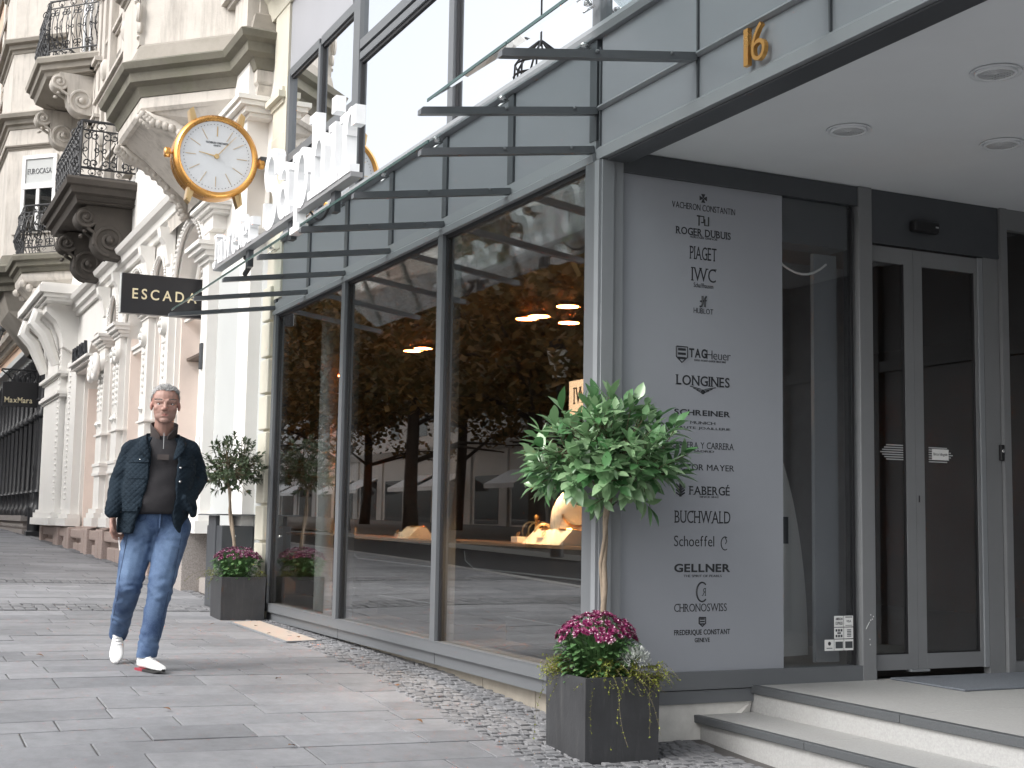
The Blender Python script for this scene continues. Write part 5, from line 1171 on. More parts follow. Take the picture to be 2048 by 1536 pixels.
counter('display_counter','black rounded display counter behind the far left shop window',-15.0,-12.3,.75,1.4,1.12)
def bust(x,y,z,s,lab):
    b=thing('necklace_bust',lab,'display bust',(x,y,z),'jewellery display busts in the windows')
    mb=MB(); mb.lathe([(.10,0),(.13,.03),(.15,.12),(.14,.22),(.10,.30),(.055,.35),(.045,.42),(.05,.45),(.0,.46)],(x,y,z),16,lambda a,b_,c:(x+a*s*.55,y+b_*s,z+c*s)); mb.build('bust_form',M['display'],b,True)
    mb=MB(); mb.tube([(x+.09*s+.0*t,y+.11*s*math.cos(t),z+s*(.20+.08*math.sin(t))) for t in[math.pi+math.pi*i/10 for i in range(11)]],.008,5); mb.build('necklace',M['gold'],b)
bust(-7.90,.72,1.16,1.0,'large brightly lit cream necklace bust behind the right window'); bust(-7.62,.80,1.16,.75,'smaller cream necklace bust beside the larger one at the shop corner')
def stand(x,y,z,kind,lab):
    t=thing('jewellery_stand',lab,'jewellery display',(x,y,z),'small jewellery displays on the counters'); mb=MB()
    if kind=='ring':
        for k in range(3): mb.tube([(x+k*.10+.06*math.cos(a)*.4,y+.06*math.cos(a),z+.075+.07*math.sin(a)) for a in[2*math.pi*i/14 for i in range(14)]],.008,5,closed=True)
        mb.build('bangles',M['gold_l'],t,True)
    elif kind=='post':
        mb.lathe([(.05,0),(.05,.01),(.012,.02),(.010,.16),(.02,.18),(.0,.20)],(x,y,z),10); mb.build('post',M['gold'],t,True); m2=MB(); m2.tube([(x+.12+.05*math.cos(a)*.4,y+.06*math.cos(a),z+.07+.06*math.sin(a)) for a in[2*math.pi*i/14 for i in range(14)]],.012,5,closed=True); m2.build('watch',M['gold_l'],t,True)
    else:
        mb.prism([(-.12,0),(.12,0),(.05,.09),(-.02,.10)],lambda a,b,d:(x+d,y+a,z+b),-.14,.14); mb.build('cushion',M['display'],t); m2=MB(); m2.tube([(x+.10*math.cos(a),y+.02+.05*math.sin(a),z+.10) for a in[2*math.pi*i/14 for i in range(14)]],.008,5,closed=True); m2.build('bracelet',M['gold'],t)
stand(-8.33,.68,1.16,'post','slim gold jewellery post with a watch behind the right window'); stand(-8.12,.66,1.16,'pad','bright display cushion with bracelet left of the large bust'); stand(-7.75,.60,1.16,'pad','low display cushion right below the large bust')
stand(-10.3,.75,1.15,'post','gold jewellery post on the counter behind the middle window'); stand(-10.7,.72,1.15,'pad','display cushion with bracelet behind the middle window'); stand(-13.4,.95,1.145,'ring','row of gold bangles behind the far left window'); stand(-8.95,.95,1.16,'ring','row of bangles left of the gold post behind the right window')
lb=thing('light_box_sign','lit cream box sign with dark letters behind the right window','sign',(-7.55,.62,2.0)); mb=MB(); mb.box(-7.72,-7.40,.60,.72,2.0,2.22); p_=mb.build('sign_box',emit('warm_sign_face',(1,.62,.36),1.1),lb); mb=MB(); text(mb,'IWC',(-7.53,.598,2.12),(1,0,0),ZU,.26,.11,.002,.01,True); mb.build('sign_lettering',M['ink'],p_); MB().box(-7.58,-7.54,.64,.68,1.16,2.0).build('sign_stand',M['counter'],lb)
def pl(name,x,y,z,e,r=.05,c=(1,.62,.33)):
    d=bpy.data.lights.new(name,'SPOT'); d.energy=e; d.spot_size=R_(115); d.spot_blend=.6; d.shadow_soft_size=r; d.color=c; o=bpy.data.objects.new(name,d); COL.objects.link(o); o.location=(x,y,z)
pl('added_display_spot',-7.95,.55,1.80,60,.012); pl('added_display_spot',-10.4,.7,1.75,16,.012); pl('added_display_spot',-13.3,.9,1.75,12,.012)  # bare spots added to brighten the counter displays, no fixtures
qn=random.Random(31)
for k,(x,y,z) in enumerate([(-7.70+.0,.55,1.16),(-8.02,.58,1.16),(-8.22,.62,1.16),(-8.45,.6,1.16),(-8.6,.75,1.16),(-9.9,.7,1.15),(-10.1,.66,1.15),(-10.95,.72,1.15),(-11.2,.75,1.15),(-12.9,.92,1.145),(-13.1,.95,1.145),(-13.7,.98,1.145)]):
    t=thing('display_block','small cream jewellery block standing on the window counters','display block',(x,y,z),'small cream display blocks'); h=qn.uniform(.03,.08); s=qn.uniform(.03,.06)
    MB().bbox(x-s,x+s,y-s*.6,y+s*.6,z,z+h,.006).build('block',M['display'],t); mb=MB(); mb.tube([(x+.018*math.cos(a),y+.018*math.sin(a)*.5,z+h+.018+.016*math.sin(a)) for a in[2*math.pi*i/10 for i in range(10)]],.004,4,closed=True); mb.build('ring',M['gold'],t)
wc=thing('curved_stand','tall pale display stand with curved edge behind the entrance side window','display stand',(-6.6,1.4,.52)); mb=MB()
pts=[(1.0,.52)]+[(1.10+.545*math.cos(R_(a)),.54+1.55*math.sin(R_(a))) for a in range(0,91,6)]+[(1.0,2.09)]
mb.prism(pts,lambda a,b,d:(d,a,b),-6.62,-6.60); mb.build('curved_panel',mat('pale_display_panel',(.62,.62,.60),.6,.04),wc); mb=MB(); mb.box(-6.599,-6.595,1.42,1.50,1.20,1.36); mb.build('picture',M['frame_d'],wc)
pc=MB(); pc.lathe([(.085,.44),(.085,3.29)],(-12.35,.45,0),20); pcx=pc.build('shop_column',M['whiteg']); tag(pcx,'slim white column inside the shop at the far end of the windows','column')

# ================================================================== across the street (seen in the glass)
def lime(x,y,seed,lab,H=9.2,Rr=4.3,cl=0):
    rn=random.Random(seed); z0=gx(max(x,-90))
    t=thing('lime_tree',lab,'tree',(x,y,z0),'trees along the opposite side of the street'); mb=MB()
    top=Vector((x+rn.uniform(-.4,.4),y,z0+H*.62)); P=[Vector((x,y,z0)).lerp(top,i/6)+Vector((rn.uniform(-.06,.06),rn.uniform(-.06,.06),0)) for i in range(7)]
    mb.tube(P,[.24,.19,.175,.165,.14,.11,.07],9); cl_=[]
    for k in range(14):
        a=rn.uniform(0,6.28); st_=P[rn.randint(2,6)]; L=Rr*rn.uniform(.5,.95); e=st_+Vector((math.cos(a)*L,math.sin(a)*L,rn.uniform(.3,2.4))); m_=st_.lerp(e,.5)+Vector((0,0,.3)); mb.tube([st_,m_,e],[.07,.045,.02],5); cl_+= [e,m_]
    mb.build('trunk',M['bark'],t,True); lf=MB(); C=Vector((x,y,z0+H*.62))
    for k in range(95):
        d=rdir(rn); cl_.append(C+Vector((d.x*Rr,d.y*Rr,d.z*H*.36))*rn.uniform(.45,1))
    for c in cl_:
        r=rn.uniform(.5,1.0)
        for j in range(95):
            d=(rn.gauss(0,.5)*r,rn.gauss(0,.5)*r,rn.gauss(0,.33)*r); px_,py_,pz_=c.x+d[0],c.y+d[1],c.z+d[2]
            if pz_<z0+2.9 or pz_>z0+H: continue
            s=rn.uniform(.07,.13); a=rn.uniform(0,6.28); b=rn.uniform(-1,1); ux,uy,uz=s*math.cos(a),s*math.sin(a),s*b; vx,vy,vz=-.7*s*math.sin(a),.7*s*math.cos(a),s*rn.uniform(-.7,.7)
            n_=len(lf.v); lf.v+=[(px_-ux,py_-uy,pz_-uz),(px_+vx,py_+vy,pz_+vz),(px_+ux,py_+uy,pz_+uz),(px_-vx,py_-vy,pz_-vz)]; lf.f.append((n_,n_+1,n_+2,n_+3)); lf.mi.append(0)
    lf.build('crown',M['tree_leaf'],t)
for i,(x,y) in enumerate(((-20.3,-9.6),(-26.6,-9.8),(-33.4,-9.5),(-40.3,-9.9),(-47.5,-9.6),(-55,-10))):
    lime(x,y,40+i,H=(8.3,9.1,9.6,10.0,10.0,10.0)[i],lab=['tree nearest the camera on the opposite side of the street','second tree along the opposite side of the street','third tree along the opposite side of the street','fourth tree along the opposite side of the street','fifth tree along the opposite side of the street','farthest tree along the opposite side of the street'][i])
for i,(x,y) in enumerate(((-24,-14.5),(-33,-15.5),(-43,-15),(-54,-15.5))): lime(x,y,60+i,['nearest tree of the rear row before the opposite shops','second tree of the rear row before the opposite shops','third tree of the rear row before the opposite shops','farthest tree of the rear row before the opposite shops'][i],(9.0,10.6,11.5,12)[i],4.4)
ob=thing('white_building','white building with ground floor shops across the street','building',(-55,-22,.8))
mb=MB(); mb.box(-100,-24,-30,-22,.5,13.0); mb.build('wall',M['opp'],ob)
mb=MB()
for z0,o in((4.6,.5),(8.6,.25),(12.6,.6)): mb.sweep([(-24,-22),(-100,-22)],[(-.1,z0),(o*.4,z0),(o,z0+.3),(o,z0+.45),(-.1,z0+.5)])
for k in range(19): 
    q=-26-k*4; mb.box(q-.35,q+.35,-22.3,-21.9,-21.75+22.3,4.6)
mb.box(-24.01,-23.9,-22,-21.9,.5,4.6); mb.build('cornice',M['opp'],ob)
for k in range(18):
    q=-28-k*4; 
    MB().box(q-1.3,q+1.3,-22.02,-21.98,1.2,3.4).build('shop_front',M['win'],ob)
    if k%3!=1:
        mb=MB(); mb.prism([(-21.98,3.6),(-20.7,2.95),(-20.7,2.75),(-20.72,2.75),(-20.72,2.93),(-21.98,3.55)],lambda a,b,d:(d,a,b),q-1.5,q+1.5); mb.build('awning',M['paper'],ob)
    for z0 in(5.6,9.4): MB().box(q-.6,q+.6,-22.02,-21.97,z0,z0+2).build('window',M['win'],ob)
mb=MB(); mb.prism([(-22.3,13.0),(-30,13.0),(-28,15.5),(-24.5,15.5)],lambda a,b,d:(d,a,b),-100,-24); mb.build('roof',M['oppd'],ob)
tw=thing('corner_turret','turret with open iron crown on the roof across the street','turret',(-49.7,-21,13)); mb=MB(); mb.lathe([(1.5,12.5),(1.5,17.6),(1.7,17.8),(1.7,18.0),(1.2,18.4),(1.0,19.1)],(-49.7,-21.3,0),10); mb.build('turret_drum',M['opp'],tw)
mb=MB()
for k in range(10):
    a=2*math.pi*k/10; c,s=math.cos(a),math.sin(a); mb.tube([(-49.7+c*r,-21.3+s*r,z+2.2) for r,z in((1.0,16.9),(1.15,17.6),(1.1,18.4),(.7,19.0),(.1,19.5))],.05,4)
for z_,r_ in((16.95,1.02),(17.9,1.16),(18.4,1.1)): mb.tube([(-49.7+r_*math.cos(a),-21.3+r_*math.sin(a),z_+2.2) for a in[2*math.pi*k/16 for k in range(16)]],.05,4,closed=True)
mb.tube([(-49.7,-21.3,21.5),(-49.7,-21.3,24.2)],.05,4); mb.ball((-49.7,-21.3,22.6),.14,7,5); mb.build('iron_crown',M['iron'],tw)
def lantern_post(x,y,lab):
    z0=gx(x)-.02; t=thing('street_lantern',lab,'street lantern',(x,y,z0),'street lanterns across the road'); mb=MB()
    mb.lathe([(.14,0),(.12,.3),(.06,.5),(.05,1.4),(.04,3.2),(.07,3.25),(.03,3.4),(.12,3.5)],(x,y,z0),10); mb.lathe([(.0,4.5),(.05,4.4),(.26,4.15),(.30,4.05),(.26,4.03)],(x,y,z0),6); mb.build('post',M['iron'],t,True,auto=40)
    mb=MB(); mb.lathe([(.13,3.5),(.25,4.04)],(x,y,z0),6); mb.build('lantern_glass',M['lampglass'],t)
lantern_post(-23.3,-8.6,'street lantern nearest the camera between the opposite trees'); lantern_post(-37,-8.6,'middle street lantern between the opposite trees'); lantern_post(-50,-8.6,'farthest street lantern between the opposite trees')
def carv(x,y,lab):
    z0=gx(x)-.13; t=thing('parked_car',lab,'car',(x,y,z0)); mb=MB()
    prof=[(-2.15,.35),(-2.2,.62),(-2.1,.85),(-1.2,.95),(-.55,1.36),(.75,1.40),(1.55,1.02),(2.15,.92),(2.2,.55),(2.1,.30)]
    secs=[(-.86,.86),(-.80,1.0),(.80,1.0),(.86,.86)]; vs=[]; n=len(prof)
    for yy,k in secs:
        for a,b in prof: vs.append((x+a,y+yy*(1-.16*max(0,b-.9)/.5),z0+.3+(b-.3)*(k if b>.9 else 1)))
    mb.add(vs,[(i*n+j,i*n+(j+1)%n,(i+1)*n+(j+1)%n,(i+1)*n+j) for i in range(3) for j in range(n)]+[list(range(n)),list(range(3*n,4*n))[::-1]]); b_=mb.build('body',M['car'],t,True,auto=35)
    for a in(-1.35,1.35):
        for s in(-1,1):
            mb=MB(); mb.lathe([(.0,-.1),(.31,-.1),(.33,-.05),(.33,.05),(.31,.1),(.0,.1)],(0,0,0),20,lambda p,q,r:(x+a,0,0) if 0 else (x+a+p,y+s*.80+r,z0+.33+q)); wh=mb.build('wheel',M['tyre'],t,True,auto=35)
            mb=MB(); mb.lathe([(.0,.0),(.2,.0),(.2,.02)],(0,0,0),16,lambda p,q,r:(x+a+p,y+s*(.905+r),z0+.33+q)); mb.build('rim',M['chrome'],wh)
    for s in(-1,1):
        mb=MB(); mb.bbox(x+2.15,x+2.22,y+s*.62-.16,y+s*.62+.16,z0+.72,z0+.86,.02); mb.build('tail_light',M['tail'],t)
        mb=MB(); mb.prism([(-1.0,.98),(-.5,1.30),(.7,1.33),(1.3,1.03)],lambda a,b,d:(x+a,y+s*(.80+d*.0)-(0 if 0 else s*.16*max(0,b-.9)/.5)+d*s,z0+b),.0,.02); mb.build('side_window',M['win'],t)
    mb=MB(); mb.box(x-2.22,x-2.19,y-.25,y+.25,z0+.45,z0+.56); mb.build('number_plate',M['paper'],t)
carv(-47,-7.6,'dark car with lit tail lights parked across the road nearer the camera'); carv(-56,-7.7,'dark car parked across the road farther up the street')
qn=random.Random(12)
for k,(x,y) in enumerate([(-11.9,-.30),(-11.2,-.36),(-10.9,-.22),(-9.9,-.10),(-12.1,-.62),(-8.3,-1.1),(-7.4,-2.0),(-9.7,-2.4),(-6.9,-.75),(-11.0,-1.4),(-6.4,-1.6),(-8.0,-.42)]):
    mb=MB(); a=qn.uniform(0,6.28); add_leaf(mb,(x,y,gz(x,y)+.017),(math.cos(a),math.sin(a),.1),(0,0,1),qn.uniform(.035,.06),.03,.3,.3); lf_=mb.build('fallen_leaf',mat('dry_leaf',(.16,.075,.03),.8,.3,30) if k==0 else bpy.data.materials['dry_leaf']); tag(lf_,'dry brown leaf fallen on the pavement','leaf','fallen leaves on the pavement')
# ================================================================== the walking man
MANX,MANY=-8.95,-1.76
man=thing('person','man with short grey hair in dark quilted jacket and blue jeans walking past the shop','person',(MANX,MANY,gz(MANX,MANY)),None,math.atan2(.981,.193))
def caps(mb,p,q,r0,r1,seg=14,n=4):
    p,q=Vector(p),Vector(q); d=(q-p); L=d.length; d.normalize(); P=[];Rr=[]
    for i in range(n+1):
        a=math.pi/2*(1-i/n); P.append(p-d*r0*math.sin(a)); Rr.append(max(.0008,r0*math.cos(a)))
    for i in range(n+1):
        a=math.pi/2*i/n; P.append(q+d*r1*math.sin(a)); Rr.append(max(.0008,r1*math.cos(a)))
    return mb.tube(P,Rr,seg)
def chain(mb,pts,rs,seg=14):
    for (a,b),(r,s) in zip(zip(pts,pts[1:]),zip(rs,rs[1:])): caps(mb,a,b,r,s,seg)
def ell(mb,c,r,seg=18):
    k=HX if c[2]>1.53 else 1
    return mb.ball(c,1,seg,12,(r[0]*k,r[1],r[2]))
def fuse(o,vox,it=3,fac=.5):
    md=o.modifiers.new('r','REMESH'); md.mode='VOXEL'; md.voxel_size=vox; md.use_smooth_shade=True
    s=o.modifiers.new('s','SMOOTH'); s.factor=fac; s.iterations=it
    mats=[m for m in o.data.materials]; evaluated(o)
    o.data.materials.clear()
    for m in mats: o.data.materials.append(m)
    o.data.polygons.foreach_set('use_smooth',[True]*len(o.data.polygons)); return o
def wrinkle(o,amp,fr,stretch=(1,1,1),zone=None):
    me=o.data; n=len(me.vertices); co=[0.]*(3*n); no=[0.]*(3*n); me.vertices.foreach_get('co',co); me.vertices.foreach_get('normal',no)
    for i in range(n):
        c=Vector(co[3*i:3*i+3]); k=1 if zone is None else zone(c)
        if k<=0: continue
        q=Vector((c.x*stretch[0],c.y*stretch[1],c.z*stretch[2]))*fr
        h=(noise.noise(q)+.5*noise.noise(q*2.1))*amp*k
        for j in range(3): co[3*i+j]+=no[3*i+j]*h
    me.vertices.foreach_set('co',co); me.update()
def cloth(name,c,c2,kind):
    m,t,b=new_mat(name); N=t.nodes; L=t.links; tc=N.new('ShaderNodeTexCoord')
    n1=N.new('ShaderNodeTexNoise'); n1.inputs['Scale'].default_value=9; n1.inputs['Detail'].default_value=7; L.new(tc.outputs['Object'],n1.inputs['Vector'])
    mx=N.new('ShaderNodeMix'); mx.data_type='RGBA'; mx.inputs[6].default_value=(*c,1); mx.inputs[7].default_value=(*c2,1); b.inputs['Roughness'].default_value=.8
    r=N.new('ShaderNodeMapRange'); r.inputs[1].default_value=.35; r.inputs[2].default_value=.7; L.new(n1.outputs['Fac'],r.inputs[0])
    bp=N.new('ShaderNodeBump'); bp.inputs['Distance'].default_value=.008
    if kind=='quilt':
        hs_=[]
        sp=N.new('ShaderNodeSeparateXYZ'); L.new(tc.outputs['Object'],sp.inputs[0])
        at=N.new('ShaderNodeMath'); at.operation='ARCTAN2'; L.new(sp.outputs[0],at.inputs[0]); L.new(sp.outputs[1],at.inputs[1])
        kx=N.new('ShaderNodeMath'); kx.operation='MULTIPLY'; kx.inputs[1].default_value=1.0; L.new(sp.outputs[0],kx.inputs[0])
        for s in(1,-1):
            a=N.new('ShaderNodeMath'); a.operation='MULTIPLY_ADD'; a.inputs[1].default_value=s*1.0; L.new(sp.outputs[2],a.inputs[0]); L.new(kx.outputs[0],a.inputs[2])
            m1=N.new('ShaderNodeMath'); m1.operation='MULTIPLY'; m1.inputs[1].default_value=88; L.new(a.outputs[0],m1.inputs[0])
            sn=N.new('ShaderNodeMath'); sn.operation='SINE'; L.new(m1.outputs[0],sn.inputs[0]); ab=N.new('ShaderNodeMath'); ab.operation='ABSOLUTE'; L.new(sn.outputs[0],ab.inputs[0])
            pw=N.new('ShaderNodeMath'); pw.operation='POWER'; pw.inputs[1].default_value=.5; L.new(ab.outputs[0],pw.inputs[0]); hs_.append(pw)
        ml=N.new('ShaderNodeMath'); ml.operation='MULTIPLY'; L.new(hs_[0].outputs[0],ml.inputs[0]); L.new(hs_[1].outputs[0],ml.inputs[1])
        L.new(ml.outputs[0],bp.inputs['Height']); bp.inputs['Strength'].default_value=.5; b.inputs['Roughness'].default_value=.9; b.inputs['Specular IOR Level'].default_value=.2; L.new(r.outputs[0],mx.inputs[0])
    elif kind=='denim':
        n2=N.new('ShaderNodeTexNoise'); n2.inputs['Scale'].default_value=350; L.new(tc.outputs['Object'],n2.inputs['Vector']); L.new(n2.outputs['Fac'],bp.inputs['Height']); bp.inputs['Strength'].default_value=.25
        at=N.new('ShaderNodeAttribute'); at.attribute_name='fade'; ad=N.new('ShaderNodeMath'); ad.operation='MULTIPLY_ADD'; ad.inputs[1].default_value=.45; L.new(r.outputs[0],ad.inputs[0]); L.new(at.outputs['Fac'],ad.inputs[2]); ad.use_clamp=True; n4=N.new('ShaderNodeTexNoise'); n4.inputs['Scale'].default_value=420; n4.inputs['Detail'].default_value=2; mp4=N.new('ShaderNodeMapping'); mp4.inputs['Scale'].default_value=(1,1,.25); L.new(tc.outputs['Object'],mp4.inputs[0]); L.new(mp4.outputs[0],n4.inputs['Vector']); m4=N.new('ShaderNodeMath'); m4.operation='MULTIPLY_ADD'; m4.inputs[1].default_value=.5; m4.use_clamp=True; L.new(n4.outputs['Fac'],m4.inputs[0]); s4=N.new('ShaderNodeMath'); s4.operation='SUBTRACT'; s4.inputs[1].default_value=.22; L.new(ad.outputs[0],s4.inputs[0]); L.new(s4.outputs[0],m4.inputs[2]); L.new(m4.outputs[0],mx.inputs[0])
    else:
        n2=N.new('ShaderNodeTexNoise'); n2.inputs['Scale'].default_value=260; L.new(tc.outputs['Object'],n2.inputs['Vector']); L.new(n2.outputs['Fac'],bp.inputs['Height']); bp.inputs['Strength'].default_value=.2; L.new(r.outputs[0],mx.inputs[0])
    L.new(mx.outputs[2],b.inputs['Base Color']); L.new(bp.outputs[0],b.inputs['Normal']); return m
M['jacket']=cloth('navy_quilted_fabric',(.008,.015,.023),(.014,.024,.035),'quilt')
M['sweater']=cloth('charcoal_knit',(.012,.011,.0135),(.020,.018,.021),'knit')
M['collar']=cloth('brown_corduroy',(.035,.027,.026),(.055,.043,.04),'knit')
M['denim']=cloth('blue_denim',(.020,.046,.112),(.17,.26,.41),'denim')
M['shoe']=mat('white_leather',(.80,.80,.79),.45,.04,8)
M['sole']=mat('black_sole',(.02,.02,.02),.7,.1); M['solered']=mat('red_sole',(.30,.03,.05),.5,.1)
M['hair']=leaf_mat('grey_hair',(.16,.155,.15),(.38,.375,.37),.5,.0)
m_,t_,b_=new_mat('skin'); N=t_.nodes; L=t_.links
at=N.new('ShaderNodeAttribute'); at.attribute_name='stubble_socket_shade'; a2_=N.new('ShaderNodeAttribute'); a2_.attribute_name='flush'
nz=N.new('ShaderNodeTexNoise'); nz.inputs['Scale'].default_value=30; nz.inputs['Detail'].default_value=6; tc_=N.new('ShaderNodeTexCoord'); L.new(tc_.outputs['Object'],nz.inputs['Vector'])
mxa=N.new('ShaderNodeMix'); mxa.data_type='RGBA'; mxa.inputs[6].default_value=(.29,.165,.13,1); mxa.inputs[7].default_value=(.36,.215,.175,1); L.new(nz.outputs['Fac'],mxa.inputs[0])
mxb=N.new('ShaderNodeMix'); mxb.data_type='RGBA'; L.new(a2_.outputs['Fac'],mxb.inputs[0]); L.new(mxa.outputs[2],mxb.inputs[6]); mxb.inputs[7].default_value=(.42,.13,.11,1)
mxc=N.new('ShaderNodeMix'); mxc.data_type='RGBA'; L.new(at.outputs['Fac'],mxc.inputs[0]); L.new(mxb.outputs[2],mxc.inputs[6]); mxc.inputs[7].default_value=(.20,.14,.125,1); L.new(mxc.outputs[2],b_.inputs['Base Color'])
b_.inputs['Roughness'].default_value=.5; b_.inputs['Subsurface Radius'].default_value=(.01,.004,.002); M['skin']=m_

HC=Vector((.006,-.055,1.700)); HX=1.13
def hp(x,y,z): return HC+Vector((x*HX,y,z))
mb=MB()
ell(mb,hp(0,.015,.040),(.079,.098,.088)); ell(mb,hp(0,-.028,-.03),(.067,.068,.085)); ell(mb,hp(0,-.030,-.072),(.061,.062,.048)); ell(mb,hp(0,-.068,-.104),(.030,.026,.022))
for s in(-1,1):
    ell(mb,hp(s*.041,-.056,-.024),(.025,.026,.024)); ell(mb,hp(s*.0775,.012,-.008),(.0095,.021,.030))
    caps(mb,hp(s*.012,-.091,.020),hp(s*.052,-.072,.019),.012,.010); ell(mb,hp(s*.0125,-.104,-.036),(.010,.012,.009)); caps(mb,hp(s*.020,-.086,-.002-.010),hp(s*.046,-.075,-.012),.006,.006); caps(mb,hp(s*.018,-.089,.011),hp(s*.047,-.077,.010),.0055,.006)
caps(mb,hp(0,-.090,.018),hp(0,-.115,-.028),.010,.0145)
ell(mb,hp(0,-.088,-.052),(.022,.012,.012)); caps(mb,hp(-.022,-.085,-.0655),hp(.022,-.085,-.0655),.0062,.0062); caps(mb,hp(0,-.092,-.0655),hp(0,-.092,-.0655+.001),.0066,.006); caps(mb,hp(-.016,-.087,-.078),hp(.016,-.087,-.078),.0075,.0075)
caps(mb,hp(0,.02,-.06),(.0,.03,1.47),.060,.066); caps(mb,(0,.03,1.50),(0,.03,1.46),.07,.09)
# hidden torso, arms, legs
chain(mb,[(0,.04,1.38),(0,.04,1.15),(-.02,.04,.97)],[.085,.085,.085]); caps(mb,(-.15,.035,1.41),(.15,.035,1.41),.05,.05)
SHL=Vector((-.185,.02,1.415)); ELL=Vector((-.262,.06,1.185)); WRL=Vector((-.292,-.07,.975))
SHR=Vector((.175,.02,1.415)); ELR=Vector((.228,.12,1.235)); WRR=Vector((.150,-.06,1.045))
chain(mb,[SHL,ELL,WRL],[.05,.042,.027]); chain(mb,[SHR,ELR,WRR],[.05,.042,.027])
HIL=Vector((-.115,.03,.93)); KNL=Vector((-.172,-.03,.535)); ANL=Vector((-.235,.36,.205))
HIR=Vector((.085,.02,.93)); KNR=Vector((.025,-.12,.52)); ANR=Vector((-.045,-.155,.10))
chain(mb,[HIL,KNL,ANL],[.07,.055,.036]); chain(mb,[HIR,KNR,ANR],[.07,.055,.036])
# hands with five fingers
def hand(mb,w,down,back,side,curls,thumb):
    down=Vector(down).normalized(); back=Vector(back).normalized(); side=Vector(side).normalized()
    palm=w+down*.052
    for k,o in enumerate((-.027,-.009,.009,.027)): caps(mb,w+down*.012+side*o*.7,w+down*.088+side*o,.0135,.0115,10)
    tips=[]
    for k,o in enumerate((-.027,-.009,.009,.026)):   # index, middle, ring, little
        l=(.040,.044,.041,.033)[k]; p=w+down*.090+side*o; c1,c2,c3=curls[k]; d=down
        pts=[p]
        for j,(cc,ll) in enumerate(((c1,1),(c2,.68),(c3,.52))):
            a=R_(cc); q=down*math.cos(a)+back*math.sin(a); pts.append(pts[-1]+q*l*ll)
        chain(mb,pts,[.0098,.0090,.0083,.0072],10); tips.append(pts)
    p=w+down*.030-side*.024; q=p-side*.022+down*.030+back*.018; r=q+down*.030+back*.012+side*.004; chain(mb,[p,q,r],[.013,.0105,.009],10)
    return tips
# viewer's left hand: back of the hand faces outward/forward, fingers hang and curl towards the body
tips=hand(mb,WRL+Vector((.002,-.006,-.015)),(.06,-.10,-1),(.75,.55,.1),(.35,.85,0),((25,60,85),(30,65,95),(38,75,105),(45,80,110)),0)
hand(mb,WRR+Vector((-.01,.005,-.01)),(-.30,.12,-.95),(-.3,.8,0),(.9,.3,-.2),((15,25,30),(15,25,30),(18,28,35),(20,30,35)),0)
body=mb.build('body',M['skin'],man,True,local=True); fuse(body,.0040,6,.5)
me=body.data; st1=me.attributes.new('stubble_socket_shade','FLOAT','POINT'); fl=me.attributes.new('flush','FLOAT','POINT'); sv=[];fv=[]
for v in me.vertices:
    q=v.co-HC; s=0;f=0
    if abs(q.z)<.3 and q.length<.2:
        s=max(0,min(1,(-.035-q.z)/.03))*max(0,min(1,(.02-q.y)/.04))*.24*max(0,min(1,(q.z+.16)/.04))
        d=math.hypot(q.x/.026,(q.z+.071)/.0115); lip=max(0,1-d**3) if q.y<-.07 else 0
        ck_=max(0,1-math.hypot((abs(q.x)-.042)/.028,(q.z+.02)/.028)); ns=max(0,1-math.hypot(q.x/.02,(q.z+.03)/.02)) if q.y<-.09 else 0
        so=max(0,1-math.hypot((abs(q.x)-.036)/.026,(q.z-.002)/.020)) if q.y<-.05 else 0; s=max(s,so*.28)  # eye socket shade painted into the skin, sharing the beard tint
        f=min(1,lip*.55+ck_*.18+ns*.25); s*=1-lip
        if abs(q.x)>.074 and q.y>-.03: f=max(f,.25)
    sv.append(s);fv.append(f)
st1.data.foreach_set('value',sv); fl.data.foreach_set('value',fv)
# eyes, brows
M['eyew']=mat('eye_white',(.5,.46,.44),.3,.03); M['iris']=mat('dark_iris',(.03,.025,.02),.2,.1); M['brow']=leaf_mat('dark_brow',(.045,.04,.035),(.11,.10,.09),.6,0)
for s in(-1,1):
    mb=MB(); ell(mb,hp(s*.0325,-.0745,.0005),(.0125,.011,.0085),12); mb.build('eye',M['eyew'],man,True,local=True)
for s in(-1,1):
    mb=MB(); ell(mb,hp(s*.0325,-.0835,.0015),(.0055,.0030,.0058),10); mb.build('iris',M['iris'],man,True,local=True)
for s in(-1,1):
    mb=MB(); mb.tube([hp(s*(.0325-.0155*math.cos(a)),-.0865+.010*abs(math.cos(a))**2+(.006 if s*(.0325-.0155*math.cos(a))*s>.04 else 0),.0015+.0085*math.sin(a)) for a in[math.pi*i/8 for i in range(9)]],.0022,4); mb.build('eyelid_line',mat('lash_line',(.045,.03,.025),.7,.1),man,local=True)
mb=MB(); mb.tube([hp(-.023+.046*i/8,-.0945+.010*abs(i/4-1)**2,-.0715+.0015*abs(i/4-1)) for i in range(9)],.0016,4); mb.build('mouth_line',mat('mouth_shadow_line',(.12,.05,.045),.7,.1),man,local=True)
rn=random.Random(5)
for s in(-1,1):
    mb=MB()
    for k in range(46):
        t=rn.random(); p=hp(s*(.014+.040*t),-.101+.022*t*t+.002,.0265+.004*math.sin(t*2.6)+rn.uniform(-.0035,.0035)); add_leaf(mb,p,(s*1,.15,.05+rn.uniform(-.25,.3)),(0,-1,.2),.012,.0024,0,.1,2)
    mb.build('eyebrow',M['brow'],man,local=True)
mb=MB()   # hair: scalp cap made of many short swept clumps
def hairline(d):   # d: unit direction from the skull centre; True where hair grows
    if d.y<-.55: return d.z>.50+.10*abs(d.x)
    if d.y<.05: return d.z>.12 if abs(d.x)>.5 else d.z>.45
    return d.z>-.55
cnt=0
